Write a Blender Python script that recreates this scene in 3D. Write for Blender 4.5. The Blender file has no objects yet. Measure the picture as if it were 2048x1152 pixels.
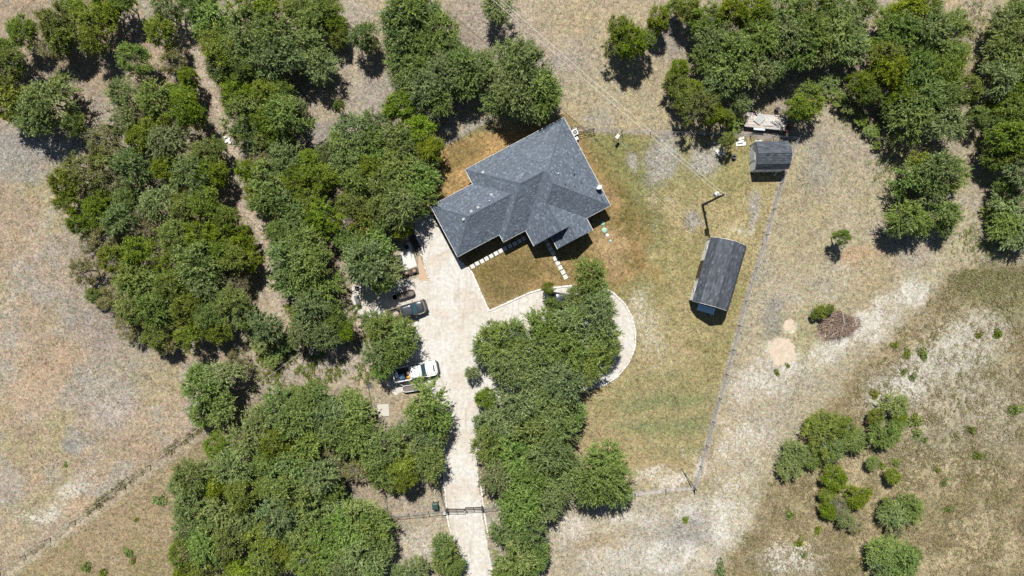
import bpy, bmesh, math, random
import numpy as np
from mathutils import Vector, Matrix
from mathutils.geometry import tessellate_polygon

R = math.radians
random.seed(7)
rng = np.random.default_rng(11)
sc = bpy.context.scene
col = sc.collection

# ------------------------------------------------------------------ camera, sky, sun, exposure
H = 93.0            # flying height of the drone, metres
S = 15.0            # photograph pixels per metre on the ground
cam_d = bpy.data.cameras.new('camera')
cam = bpy.data.objects.new('camera', cam_d)
col.objects.link(cam)
cam.location = (0, 0, H)
cam.rotation_euler = (0, 0, 0)
cam_d.sensor_width = 36
cam_d.lens = H * S / 2048 * 36
cam_d.clip_end = 4000
sc.camera = cam

SUN_EL, SUN_SH = 59.0, 11.0     # elevation; shadows run this many degrees to +x off -y
world = bpy.data.worlds.new('World')
sc.world = world
world.use_nodes = True
wn = world.node_tree
sky = wn.nodes.new('ShaderNodeTexSky')
sky.sky_type = 'NISHITA'
sky.sun_disc = False
sky.sun_elevation = R(SUN_EL)
sky.sun_rotation = R(-SUN_SH)
sky.air_density = 1.0
sky.dust_density = 0.6
bg = wn.nodes['Background']
bg.inputs['Strength'].default_value = 0.04
wn.links.new(sky.outputs[0], bg.inputs[0])

sun_d = bpy.data.lights.new('sun', 'SUN')
sun_d.energy = 4.6
sun_d.angle = R(0.53)
sun_d.color = (1.0, 0.965, 0.9)
sun = bpy.data.objects.new('sun', sun_d)
col.objects.link(sun)
d = Vector((math.sin(R(SUN_SH)) * math.cos(R(SUN_EL)), -math.cos(R(SUN_SH)) * math.cos(R(SUN_EL)), -math.sin(R(SUN_EL))))
sun.rotation_euler = d.to_track_quat('-Z', 'Y').to_euler()
sun.location = (-8, 40, 70)

sc.view_settings.view_transform = 'Standard'
sc.view_settings.look = 'None'
sc.view_settings.gamma = 1.0
sc.view_settings.exposure = 0.96
sc.view_settings.use_curve_mapping = False
sc.render.engine = 'CYCLES'
sc.cycles.max_bounces = 6
sc.cycles.use_denoising = False
sc.render.filter_size = 1.0

# ------------------------------------------------------------------ helpers
def P(px, py, h=0.0):
    """The place at height h that the photograph shows at pixel (px, py)."""
    k = (H - h) / H / S
    return Vector(((px - 1024) * k, (576 - py) * k, h))

def lin(c):
    c = c / 255.0
    return c / 12.92 if c <= 0.04045 else ((c + 0.055) / 1.055) ** 2.4

def A(r, g, b, f=0.42):
    return (lin(r) * f, lin(g) * f, lin(b) * f)

def tag(o, label=None, cat=None, group=None, kind=None):
    if label: o['label'] = label
    if cat: o['category'] = cat
    if group: o['group'] = group
    if kind: o['kind'] = kind
    return o

def empty(name, loc, rz=0):
    o = bpy.data.objects.new(name, None)
    o.empty_display_size = 0.3
    o.location = loc
    o.rotation_euler = (0, 0, rz)
    col.objects.link(o)
    return o

def obj_from(name, me, parent=None):
    o = bpy.data.objects.new(name, me)
    col.objects.link(o)
    if parent is not None:
        o.parent = parent
    return o

class MB:
    """Collects faces; build() links them as one mesh object. Coordinates are local to the parent thing."""
    def __init__(s): s.v, s.f, s.t = [], [], []
    def add(s, vs, fs, tint=0.5):
        n = len(s.v)
        s.v += [tuple(x) for x in vs]
        s.f += [tuple(i + n for i in f) for f in fs]
        s.t += [tint] * len(fs)
        return s
    def box(s, c, size, rz=0, M=None, tint=0.5, taper=1.0):
        x, y, z = size[0] / 2, size[1] / 2, size[2] / 2
        vs = []
        for dz, k in ((-z, 1), (z, taper)):
            for dx, dy in ((-x, -y), (x, -y), (x, y), (-x, y)):
                vs.append(Vector((dx * k, dy * k, dz)))
        m = M or Matrix.Rotation(rz, 3, 'Z')
        vs = [m @ v + Vector(c) for v in vs]
        return s.add(vs, [(0, 3, 2, 1), (4, 5, 6, 7), (0, 1, 5, 4), (1, 2, 6, 5), (2, 3, 7, 6), (3, 0, 4, 7)], tint)
    def tube(s, pts, r0, r1=None, n=6, tint=0.5, cap=True):
        pts = [Vector(p) for p in pts]
        r1 = r0 if r1 is None else r1
        rings = []
        for i, p in enumerate(pts):
            a = pts[max(i - 1, 0)]; b = pts[min(i + 1, len(pts) - 1)]
            t = (b - a)
            if t.length < 1e-9: t = Vector((0, 0, 1))
            t.normalize()
            up = Vector((0, 0, 1)) if abs(t.z) < 0.9 else Vector((1, 0, 0))
            x = t.cross(up).normalized(); y = t.cross(x)
            r = r0 + (r1 - r0) * i / max(len(pts) - 1, 1)
            rings.append([p + (x * math.cos(2 * math.pi * k / n) + y * math.sin(2 * math.pi * k / n)) * r for k in range(n)])
        vs = [v for ring in rings for v in ring]
        fs = []
        for i in range(len(pts) - 1):
            for k in range(n):
                a, b = i * n + k, i * n + (k + 1) % n
                fs.append((a, a + n, b + n, b))
        if cap:
            fs.append(tuple(range(n)))
            fs.append(tuple((len(pts) - 1) * n + k for k in reversed(range(n))))
        return s.add(vs, fs, tint)
    def loft(s, rings, cap=True, tint=0.5):
        n = len(rings[0])
        vs = [v for r in rings for v in r]
        fs = []
        for i in range(len(rings) - 1):
            for k in range(n):
                a, b = i * n + k, i * n + (k + 1) % n
                fs.append((a, b, b + n, a + n))
        if cap:
            fs.append(tuple(reversed(range(n))))
            fs.append(tuple((len(rings) - 1) * n + k for k in range(n)))
        return s.add(vs, fs, tint)
    def lathe(s, c, prof, n=16, tint=0.5):
        c = Vector(c)
        rings = [[c + Vector((r * math.cos(2 * math.pi * k / n), r * math.sin(2 * math.pi * k / n), z)) for k in range(n)] for r, z in prof]
        return s.loft(rings, True, tint)
    def xf(s, M):
        s.v = [tuple(M @ Vector(v)) for v in s.v]
        return s
    def build(s, name, mat, parent=None, smooth=False, origin=None):
        me = bpy.data.meshes.new(name)
        vs = s.v
        if origin is not None:
            ox, oy, oz = origin
            vs = [(x - ox, y - oy, z - oz) for x, y, z in vs]
        me.from_pydata(vs, [], s.f)
        at = me.attributes.new('tint', 'FLOAT', 'FACE')
        at.data.foreach_set('value', s.t)
        if smooth:
            me.polygons.foreach_set('use_smooth', [True] * len(me.polygons))
        me.materials.append(mat)
        me.update()
        return obj_from(name, me, parent)

def rrect(lx, ly, r, z, n=4, cx=0, cy=0):
    """Rounded rectangle ring at height z."""
    out = []
    for sx, sy, a0 in ((1, 1, 0), (-1, 1, 90), (-1, -1, 180), (1, -1, 270)):
        for k in range(n + 1):
            a = R(a0 + 90 * k / n)
            out.append(Vector((cx + sx * (lx / 2 - r) + r * math.cos(a), cy + sy * (ly / 2 - r) + r * math.sin(a), z)))
    return out

# ------------------------------------------------------------------ materials
def mat_new(name):
    m = bpy.data.materials.new(name)
    m.use_nodes = True
    nt = m.node_tree
    b = nt.nodes['Principled BSDF']
    return m, nt, b

def N(nt, kind, **kw):
    n = nt.nodes.new(kind)
    for k, v in kw.items():
        setattr(n, k, v)
    return n

def ramp(nt, fac, stops):
    r = N(nt, 'ShaderNodeValToRGB')
    el = r.color_ramp.elements
    while len(el) < len(stops): el.new(0.5)
    for e, (p, c) in zip(el, stops):
        e.position = p
        e.color = (*c, 1) if len(c) == 3 else c
    nt.links.new(fac, r.inputs[0])
    return r.outputs[0]

def mixc(nt, fac, a, b, mode='MIX'):
    m = N(nt, 'ShaderNodeMix', data_type='RGBA', blend_type=mode)
    for sock, v in ((m.inputs[0], fac), (m.inputs[6], a), (m.inputs[7], b)):
        if hasattr(v, 'is_output'): nt.links.new(v, sock)
        elif isinstance(v, (int, float)): sock.default_value = v
        else: sock.default_value = (*v, 1)
    return m.outputs[2]

def math_n(nt, op, a, b=None, c=None, clamp=False):
    m = N(nt, 'ShaderNodeMath', operation=op, use_clamp=clamp)
    for sock, v in zip(m.inputs, (a, b, c)):
        if v is None: continue
        if hasattr(v, 'is_output'): nt.links.new(v, sock)
        else: sock.default_value = v
    return m.outputs[0]

def noise(nt, scale, detail=4, rough=0.6, vec=None, dist=0.0):
    n = N(nt, 'ShaderNodeTexNoise')
    n.inputs['Scale'].default_value = scale
    n.inputs['Detail'].default_value = detail
    n.inputs['Roughness'].default_value = rough
    n.inputs['Distortion'].default_value = dist
    if vec is not None: nt.links.new(vec, n.inputs['Vector'])
    return n.outputs['Fac']

def attr(nt, name):
    a = N(nt, 'ShaderNodeAttribute', attribute_name=name)
    return a

def worldpos(nt):
    return N(nt, 'ShaderNodeNewGeometry').outputs['Position']

def objpos(nt):
    return N(nt, 'ShaderNodeTexCoord').outputs['Object']

def bump(nt, b, h, strength, dist):
    bp = N(nt, 'ShaderNodeBump')
    bp.inputs['Strength'].default_value = strength
    bp.inputs['Distance'].default_value = dist
    nt.links.new(h, bp.inputs['Height'])
    nt.links.new(bp.outputs[0], b.inputs['Normal'])

def plain(name, c, rough=0.6, var=0.25, scale=3.0, metal=0.0, spec=0.5, bmp=0.0, c2=None, tint=0.0, coat=0.0):
    """A surface colour broken up by two noises (wear, dust) and, where asked, by the piece's own tint."""
    m, nt, b = mat_new(name)
    if not metal: c = tuple(x * .64 for x in c)
    v = objpos(nt)
    n1 = noise(nt, scale, 5, 0.65, v)
    n2 = noise(nt, scale * 7, 3, 0.6, v)
    f = math_n(nt, 'ADD', math_n(nt, 'MULTIPLY', n1, 0.6), math_n(nt, 'MULTIPLY', n2, 0.4))
    lo = tuple(x * (1 - var) for x in c); hi = tuple(min(1, x * (1 + var)) for x in (c2 or c))
    cc = ramp(nt, f, [(0.3, lo), (0.7, hi)])
    if tint:
        t = attr(nt, 'tint').outputs['Fac']
        k = math_n(nt, 'MULTIPLY_ADD', t, 2 * tint, 1 - tint)
        cc = mixc(nt, 1.0, cc, k, 'MULTIPLY')
    nt.links.new(cc, b.inputs['Base Color'])
    b.inputs['Roughness'].default_value = rough
    b.inputs['Metallic'].default_value = metal
    b.inputs['Specular IOR Level'].default_value = spec
    b.inputs['Coat Weight'].default_value = coat
    b.inputs['Coat Roughness'].default_value = 0.04
    if bmp:
        bump(nt, b, n2, bmp, 0.02)
    return m

M = {}
M['white_trim'] = plain('white_trim', A(240, 240, 238, .85), 0.5, 0.06)
M['brick_wall'] = plain('brick_wall', (0.33, 0.27, 0.21), 0.85, 0.25, 4, bmp=.3)
M['white_siding'] = plain('white_siding', (0.74, 0.74, 0.73), 0.55, 0.07, 2)
M['grey_siding'] = plain('grey_siding', (0.86, 0.92, 0.95), 0.55, 0.08, 2, tint=.08)
M['brown_wood'] = plain('brown_wood', (0.085, 0.055, 0.04), 0.7, 0.35, 5, bmp=.3, tint=.2)
M['dark_wood'] = plain('dark_wood', (0.045, 0.03, 0.028), 0.75, 0.3, 5, bmp=.3, tint=.25)
M['grey_wood'] = plain('grey_wood', (0.52, 0.46, 0.40), 0.8, 0.3, 4, bmp=.3, tint=.25)
M['pole_wood'] = plain('pole_wood', (0.07, 0.05, 0.038), 0.85, 0.3, 6, bmp=.3)
M['glass'] = plain('glass', (0.02, 0.035, 0.04), 0.08, 0.1, 2, spec=.8)
M['windshield'] = plain('windshield', (0.04, 0.085, 0.105), 0.12, 0.15, 2, spec=.8)
M['black_paint'] = plain('black_paint', (0.035, 0.042, 0.055), 0.28, 0.15, 3, spec=.6, coat=.6)
M['white_paint'] = plain('white_paint', (0.80, 0.80, 0.80), 0.3, 0.04, 2, coat=.5)
M['tan_reflection'] = plain('tan_reflection', (0.20, 0.165, 0.11), 0.35, 0.1, 2, coat=.4)  # tan reflection on the dark pickup's bodywork, painted in as base colour
M['navy_paint'] = plain('navy_paint', (0.02, 0.035, 0.06), 0.25, 0.12, 2, coat=.6)
M['black_plastic'] = plain('black_plastic', (0.018, 0.018, 0.02), 0.6, 0.2, 4)
M['dark_grey'] = plain('dark_grey', (0.055, 0.06, 0.066), 0.55, 0.2, 4)
M['rubber'] = plain('rubber', (0.015, 0.015, 0.016), 0.85, 0.2, 6)
M['chrome'] = plain('chrome', (0.55, 0.56, 0.58), 0.25, 0.08, 3, metal=.9)
M['galv'] = plain('galvanised_steel', (0.42, 0.44, 0.46), 0.42, 0.12, 4, metal=.7)
M['rusty'] = plain('rusty_steel', (0.07, 0.045, 0.035), 0.75, 0.35, 6, bmp=.2)
M['fence_wire'] = plain('fence_wire', (0.40, 0.42, 0.44), 0.5, 0.15, 5, metal=.4)
M['fence_pipe'] = plain('fence_pipe', (0.03, 0.03, 0.034), 0.55, 0.2, 5)
M['concrete'] = plain('concrete', (0.50, 0.47, 0.41), 0.85, 0.1, 2, bmp=.15)
M['pale_slab'] = plain('pale_slab', (0.62, 0.60, 0.57), 0.8, 0.12, 3, bmp=.1)
M['limestone'] = plain('limestone', (0.68, 0.65, 0.60), 0.85, 0.12, 4, bmp=.3, tint=.15)
M['teal_plastic'] = plain('teal_plastic', (0.30, 0.48, 0.40), 0.5, 0.12, 4)
M['white_plastic'] = plain('white_plastic', (0.72, 0.72, 0.70), 0.45, 0.06, 3)
M['green_plastic'] = plain('green_plastic', (0.02, 0.055, 0.045), 0.5, 0.2, 4)
M['painted_sky_light'] = plain('painted_sky_light', (0.55, 0.85, 1.0), 0.6, 0.15, 2)  # blue skylight on the shaded ramp, put into its base colour
M['soil'] = plain('soil', (0.17, 0.145, 0.125), 0.95, 0.35, 8, bmp=.5)
M['yellow'] = plain('yellow_plastic', (0.70, 0.36, 0.02), 0.5, 0.15, 3)
M['red'] = plain('red_metal', (0.40, 0.10, 0.05), 0.6, 0.3, 4)
M['blue_tub'] = plain('blue_tub', (0.10, 0.22, 0.38), 0.5, 0.2, 3)
M['tan_stuff'] = plain('cardboard', (0.42, 0.33, 0.25), 0.85, 0.25, 4)
M['pink_stuff'] = plain('faded_cloth', (0.45, 0.25, 0.22), 0.9, 0.3, 4)
M['terracotta'] = plain('terracotta', (0.38, 0.24, 0.16), 0.8, 0.15, 4)
M['wire_al'] = plain('aluminium_wire', (0.62, 0.61, 0.56), 0.45, 0.05, 2, metal=.2)
M['bark'] = plain('bark', (0.17, 0.155, 0.14), 0.9, 0.3, 5, bmp=.5)
M['pale_bark'] = plain('pale_bark', (0.34, 0.32, 0.30), 0.9, 0.25, 5)

def rotv(nt, v, deg, s=1.0):
    mp = N(nt, 'ShaderNodeMapping'); mp.inputs['Rotation'].default_value = (R(13), R(9), R(deg)); mp.inputs['Scale'].default_value = (s, s, s)
    nt.links.new(v, mp.inputs[0])
    return mp.outputs[0]

def shingle_mat(name, c, dark):
    m, nt, b = mat_new(name)
    t = attr(nt, 'tint').outputs['Fac']
    v = worldpos(nt)
    gr = noise(nt, 12, 5, 0.9, rotv(nt, v, 40))
    big = noise(nt, 0.35, 3, 0.6, v)
    cc = ramp(nt, t, [(0.0, tuple(x * dark for x in c)), (0.55, c), (0.82, tuple(x * 1.3 for x in c)), (1.0, tuple(x * 1.75 for x in c))])
    k = math_n(nt, 'ADD', math_n(nt, 'MULTIPLY_ADD', gr, .8, 0.48), math_n(nt, 'MULTIPLY', big, 0.25))
    cc = mixc(nt, 1.0, cc, k, 'MULTIPLY')
    nt.links.new(cc, b.inputs['Base Color'])
    b.inputs['Roughness'].default_value = 0.8
    b.inputs['Specular IOR Level'].default_value = 0.35
    bump(nt, b, gr, 0.4, 0.01)
    return m
M['shingle'] = shingle_mat('asphalt_shingle', (0.0664, 0.0829, 0.1051), 0.62)
M['shingle_dark'] = shingle_mat('charcoal_shingle', (0.0474, 0.0537, 0.0679), 0.42)

def leaf_mat(name, c0, c1, c2, trans=0.22, spread=0.3):
    m, nt, b = mat_new(name)
    t = attr(nt, 'tint').outputs['Fac']
    rnd = N(nt, 'ShaderNodeObjectInfo').outputs['Random']
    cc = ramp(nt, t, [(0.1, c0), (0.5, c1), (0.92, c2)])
    hs = N(nt, 'ShaderNodeHueSaturation')
    nt.links.new(math_n(nt, 'MULTIPLY_ADD', rnd, 0.036, 0.488), hs.inputs['Hue'])
    r2 = math_n(nt, 'FRACT', math_n(nt, 'MULTIPLY', rnd, 7.31))
    nt.links.new(math_n(nt, 'MULTIPLY_ADD', r2, 0.35, 0.98), hs.inputs['Saturation'])
    r3 = math_n(nt, 'FRACT', math_n(nt, 'MULTIPLY', rnd, 13.7))
    nt.links.new(math_n(nt, 'MULTIPLY_ADD', r3, spread, 1.0 - spread / 2), hs.inputs['Value'])
    nt.links.new(cc, hs.inputs['Color'])
    cc = hs.outputs[0]
    nt.links.new(cc, b.inputs['Base Color'])
    b.inputs['Roughness'].default_value = 0.55
    b.inputs['Specular IOR Level'].default_value = 0.35
    tr = N(nt, 'ShaderNodeBsdfTranslucent')
    nt.links.new(mixc(nt, 1.0, cc, (1.0, 1.0, 0.45), 'MULTIPLY'), tr.inputs[0])
    mx = N(nt, 'ShaderNodeMixShader')
    mx.inputs[0].default_value = trans
    nt.links.new(b.outputs[0], mx.inputs[1])
    nt.links.new(tr.outputs[0], mx.inputs[2])
    nt.links.new(mx.outputs[0], nt.nodes['Material Output'].inputs[0])
    return m
M['oak_leaf'] = leaf_mat('oak_leaf', (0.0521, 0.0822, 0.0300), (0.1699, 0.2173, 0.0790), (0.3713, 0.4108, 0.1896), .4)
M['juniper_leaf'] = leaf_mat('juniper_leaf', (0.0474, 0.0695, 0.0158), (0.1501, 0.1896, 0.0411), (0.3318, 0.3555, 0.1106), .4)
M['dry_leaf'] = leaf_mat('dry_leaf', (0.0948, 0.0829, 0.0435), (0.1659, 0.1580, 0.0727), (0.2607, 0.2528, 0.1422), .3)
M['weed_leaf'] = leaf_mat('weed_leaf', (0.0869, 0.1185, 0.0316), (0.1659, 0.2054, 0.0592), (0.2607, 0.2844, 0.1185), .3)
M['grass_blade'] = leaf_mat('grass_blade', (0.1027, 0.0774, 0.0411), (0.2291, 0.1778, 0.1027), (0.3792, 0.3160, 0.2133), 0.3)
M['green_blade'] = leaf_mat('green_blade', (0.0751, 0.0774, 0.0253), (0.1580, 0.1462, 0.0569), (0.2528, 0.2291, 0.1106), 0.3)
# ------------------------------------------------------------------ ground: colours of the soil and grass, place by place
_lat = rng.random((257, 257))
def vnoise(x, y):
    xi = np.floor(x).astype(int); yi = np.floor(y).astype(int)
    fx = x - xi; fy = y - yi
    fx = fx * fx * (3 - 2 * fx); fy = fy * fy * (3 - 2 * fy)
    a = _lat[xi % 256, yi % 256]; b = _lat[(xi + 1) % 256, yi % 256]
    c = _lat[xi % 256, (yi + 1) % 256]; e = _lat[(xi + 1) % 256, (yi + 1) % 256]
    return (a * (1 - fx) + b * fx) * (1 - fy) + (c * (1 - fx) + e * fx) * fy
def fbm(x, y, s, seed, octv=4):
    out = 0; amp = 0.5; tot = 0
    for k in range(octv):
        out = out + amp * vnoise(x / s + seed * 17.3 + k * 5.1, y / s + seed * 9.7 + k * 3.3)
        tot += amp; amp *= 0.55; s /= 2.1
    return out / tot
def sstep(a, b, x):
    t = np.clip((x - a) / (b - a), 0, 1)
    return t * t * (3 - 2 * t)
def sdist(x, y, poly):
    """Signed distance (photo pixels) to a polygon: negative inside."""
    dmin = np.full(x.shape, 1e9); ins = np.zeros(x.shape, bool)
    n = len(poly)
    for i in range(n):
        x0, y0 = poly[i]; x1, y1 = poly[(i + 1) % n]
        dx, dy = x1 - x0, y1 - y0
        t = np.clip(((x - x0) * dx + (y - y0) * dy) / (dx * dx + dy * dy + 1e-9), 0, 1)
        dmin = np.minimum(dmin, np.hypot(x - x0 - t * dx, y - y0 - t * dy))
        c = ((y0 > y) != (y1 > y)) & (x < dx * (y - y0) / (dy if dy else 1e-9) + x0)
        ins ^= c
    return np.where(ins, -dmin, dmin)
def ldist(x, y, pts):
    dmin = np.full(x.shape, 1e9)
    for (x0, y0), (x1, y1) in zip(pts[:-1], pts[1:]):
        dx, dy = x1 - x0, y1 - y0
        t = np.clip(((x - x0) * dx + (y - y0) * dy) / (dx * dx + dy * dy + 1e-9), 0, 1)
        dmin = np.minimum(dmin, np.hypot(x - x0 - t * dx, y - y0 - t * dy))
    return dmin

FENCE_E = [(1592, 279), (1560, 368), (1532, 470), (1490, 602), (1452, 748), (1412, 890), (1388, 973)]
FENCE_N = [(1143, 257), (1187, 261), (1300, 266), (1420, 269), (1500, 270), (1592, 279)]
FENCE_S = [(1388, 973), (1330, 979), (1268, 986), (1180, 995), (1090, 1003)]
FENCE_NW = [(848, 318), (885, 296), (940, 264), (985, 238), (1010, 224)]
TRAIL = [(372, 40), (377, 67), (400, 117), (413, 177), (433, 217), (453, 253), (464, 290), (467, 345), (469, 390), (492, 424), (512, 451), (533, 511), (545, 591), (555, 625)]
FENCE_W = [(612, 698), (560, 738), (470, 800), (385, 868), (300, 930), (200, 1005), (100, 1075), (0, 1145), (-60, 1188)]
YARD = [(862, 300), (985, 240), (1126, 235), (1187, 261), (1500, 270), (1592, 279), (1560, 368), (1532, 470), (1490, 602), (1452, 748), (1412, 890),
        (1388, 973), (1268, 986), (1090, 1003), (1000, 900), (1170, 780), (1000, 620), (930, 540), (840, 430)]
FRONT = [(862, 300), (1126, 235), (1165, 262), (1262, 400), (1300, 470), (1290, 540), (1225, 585), (1140, 572), (1075, 580), (978, 622), (925, 535), (862, 420)]
BRUSH = [(2080, 520), (1900, 540), (1880, 575), (1790, 660), (1690, 775), (1600, 870), (1545, 950), (1500, 1040), (1425, 1160), (2080, 1200)]
DRIVE = [(828, 446), (842, 432), (862, 428), (880, 455), (905, 505), (932, 532), (945, 545), (978, 622), (1020, 602), (1075, 580), (1108, 575), (1142, 572), (1185, 574),
         (1222, 584), (1246, 605), (1262, 632), (1270, 662), (1269, 694), (1256, 725), (1236, 750), (1210, 768), (1172, 779), (1110, 790), (1040, 800),
         (985, 812), (966, 840), (962, 890), (955, 950), (961, 1000), (966, 1040), (975, 1090), (984, 1130), (992, 1180), (940, 1180), (926, 1130),
         (908, 1080), (899, 1045), (893, 1010), (888, 960), (882, 900), (879, 850), (872, 800), (862, 782), (830, 772), (790, 790), (764, 765),
         (774, 725), (768, 690), (748, 642), (714, 626), (703, 600), (705, 572), (730, 562), (760, 556), (790, 560), (835, 556), (858, 562), (846, 520), (832, 480)]

def bl(x, y, cx, cy, rx, ry, a=0.0, soft=0.5):
    c, s_ = math.cos(R(a)), math.sin(R(a))
    dx, dy = x - cx, y - cy
    q = np.hypot((dx * c + dy * s_) / rx, (-dx * s_ + dy * c) / ry)
    return 1 - sstep(1 - soft, 1 + soft, q)

def sat(c, k=.80):
    g = c.mean(-1, keepdims=True)
    return g + (c - g) * k
def ground_colours(X, Y):
    """Albedo and the amounts of white stones, coarse grit and grass texture at world points."""
    x = X * S + 1024; y = 576 - Y * S
    wx = (fbm(x, y, 60, 1) - .5) * 60; wy = (fbm(x, y, 60, 2) - .5) * 60
    x2, y2 = x + wx, y + wy
    n1 = fbm(x2, y2, 110, 3, 7); n2 = fbm(x2, y2, 45, 4, 6); n3 = fbm(x, y, 220, 5, 3); n4 = fbm(x, y, 18, 6, 3)
    c = np.empty(x.shape + (3,))
    def setc(w, rgb):
        nonlocal c
        w = np.clip(w, 0, 1)[..., None]
        c = c * (1 - w) + np.array(A(*rgb)) * w
    c[...] = A(182, 164, 136)
    setc(sstep(.48, .64, n1) * .7, (168, 158, 146))
    setc(sstep(.5, .66, n2) * .55, (192, 168, 122))
    # west field: pink tan with orange grass, straw and grey earth
    wf = 1 - sstep(380, 520, x + (y - 576) * -.15)
    setc(wf * .8, (188, 163, 138))
    setc(wf * sstep(.5, .6, fbm(x2 + y2 * .7, y2 - x2 * .7, 150, 53, 5)) * .5, (170, 146, 118))
    setc(wf * sstep(.50, .64, n2) * .5, (194, 164, 130))
    setc(wf * sstep(.5, .64, fbm(x, y, 80, 8)) * .65, (180, 166, 118))
    setc(wf * sstep(.52, .66, fbm(x + y * .6, y - x * .6, 50, 9)) * .6, (174, 166, 156))
    setc(bl(x2, y2, 190, 640, 130, 60, 35) * .45, (160, 152, 152))
    setc(bl(x2, y2, 30, 300, 120, 60, 0) * .75, (160, 154, 150))
    setc(bl(x2, y2, 215, 790, 70, 70, 0) * .7, (176, 164, 156))
    setc(bl(x2, y2, 150, 890, 22, 16, 0) * .8, (158, 150, 148))
    setc(bl(x2, y2, 60, 770, 110, 50, -35) * .4, (194, 162, 128))
    setc(bl(x2, y2, 70, 1010, 90, 35, -35) * .5, (176, 166, 124))
    # below the weedy fence furrow
    sw = sstep(-6, 20, (y - 1145) + (x) * .715) * (1 - sstep(430, 620, x)) * sstep(690, 760, y)
    setc(sw * .85, (172, 146, 106))
    setc(sw * sstep(.48, .64, n2) * .6, (150, 138, 88))
    fw = ldist(x2, y2, FENCE_W)
    setc((1 - sstep(4, 26, ldist(x, y - 14, FENCE_W) + n4 * 14)) * .75, (198, 180, 158))
    setc((1 - sstep(3, 9, ldist(x, y, FENCE_W) + (n2 - .5) * 18)) * .45 * sstep(.4, .6, fbm(x, y, 50, 41)), (128, 118, 78))
    # clearings in the woods
    setc(bl(x2, y2, 640, 190, 190, 200, 0) * .55, (184, 166, 146))
    setc(bl(x2, y2, 640, 275, 60, 30, 0) * .8, (152, 146, 146))
    setc(bl(x2, y2, 760, 190, 60, 60, 0) * .5, (150, 142, 142))
    setc(bl(x2, y2, 1000, 70, 110, 70, 20) * .75, (172, 156, 146))
    setc(bl(x2, y2, 1140, 130, 60, 70, 20) * .4, (154, 146, 146))
    setc(bl(x2, y2, 1200, 50, 150, 60, 0) * .5, (186, 164, 122))
    setc(bl(x2, y2, 1270, 190, 170, 60, 0) * .55, (176, 160, 118))
    setc(bl(x2, y2, 1380, 60, 80, 60, 0) * .6, (156, 146, 142))
    setc(bl(x2, y2, 620, 740, 150, 60, -30) * .7, (178, 162, 148))
    setc(bl(x2, y2, 840, 1060, 80, 80, 0) * .7, (190, 174, 152))
    # the fenced yard
    ys = sdist(x + wx * .25, y + wy * .25, YARD)
    yd = 1 - sstep(-12, 10, ys)
    setc(yd, (174, 156, 104))
    setc(yd * sstep(.42, .6, n1) * .75, (156, 146, 86))
    setc(yd * sstep(.5, .66, n2) * .6, (192, 170, 122))
    setc(yd * bl(x2, y2, 1255, 330, 50, 90, -25) * .7, (132, 132, 66))
    setc(yd * bl(x2, y2, 1260, 440, 46, 60, -20) * .7, (120, 116, 56))
    setc(yd * bl(x2, y2, 1390, 330, 130, 50, 0) * .5, (150, 148, 84))
    setc(yd * bl(x2, y2, 1310, 870, 130, 100, 0) * .6, (188, 160, 114))
    st = np.sin((y + wy * .4 + x * .05) / 8.5) * .5 + .5
    setc(yd * bl(x2, y2, 1340, 830, 120, 75, 0) * (.4 + .5 * st), (142, 146, 92))
    setc(yd * bl(x2, y2, 1450, 640, 40, 130, 15) * .5, (152, 142, 84))
    # grass round the house, browned and golden
    fr = 1 - sstep(-14, 12, sdist(x + wx * .35, y + wy * .35, FRONT))
    setc(fr, (160, 134, 78))
    setc(fr * sstep(.46, .62, n2) * .8, (136, 116, 58))
    setc(fr * sstep(.54, .68, fbm(x, y, 30, 12)) * .75, (184, 148, 96))
    nwg = fr * bl(x2, y2, 955, 290, 130, 80, -25)
    setc(nwg * .85, (200, 156, 92))
    setc(nwg * bl(x2, y2, 930, 310, 40, 24, -30) * .7, (128, 112, 56))
    setc(fr * bl(x2, y2, 1185, 330, 14, 90, -28) * .6, (178, 142, 86))
    setc(fr * bl(x2, y2, 1225, 340, 22, 110, -28) * .7, (124, 124, 54))
    setc(fr * bl(x2, y2, 1215, 490, 40, 45, 20) * .8, (196, 160, 112))
    setc(fr * bl(x2, y2, 1030, 545, 60, 35, -25) * .6, (128, 108, 50))
    setc(fr * bl(x2, y2, 1100, 560, 50, 14, -8) * .6, (182, 144, 92))
    setc(bl(x2, y2, 1290, 520, 14, 60, -25) * .5 * yd, (176, 136, 80))
    # east field and the stony track
    ef = sstep(-8, 10, (x - 1388) - (973 - y) * .29) * (1 - yd) * sstep(150, 330, y)
    setc(ef * .8, (184, 168, 136))
    setc(ef * sstep(.48, .62, n2) * .55, (172, 163, 146))
    setc(ef * sstep(.50, .64, n1) * .5, (176, 162, 118))
    setc(ef * bl(x2, y2, 1600, 420, 70, 90, 0) * .6, (176, 158, 110))
    setc(ef * bl(x2, y2, 1740, 560, 70, 60, 0) * .6, (178, 156, 112))
    setc(ef * bl(x2, y2, 1710, 510, 40, 20, 0) * .7, (196, 158, 116))
    setc(ef * bl(x2, y2, 1640, 330, 40, 60, 0) * .5, (150, 144, 142))
    setc(ef * bl(x2, y2, 1545, 640, 20, 50, 10) * .7, (152, 146, 144))
    setc(ef * bl(x2, y2, 1600, 680, 70, 60, 0) * .4, (164, 156, 104))
    setc(ef * bl(x2, y2, 1810, 480, 70, 40, 20) * .6, (178, 162, 146))
    setc(ef * bl(x2, y2, 1440, 900, 50, 90, 15) * .5, (178, 156, 110))
    south = bl(x2, y2, 1270, 1080, 260, 100, 0)
    setc(south * .75, (192, 178, 152))
    setc(south * sstep(.46, .6, n2) * .6, (178, 170, 156))
    setc(bl(x2, y2, 1370, 1060, 50, 40, 0) * .7, (160, 154, 152))
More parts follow.
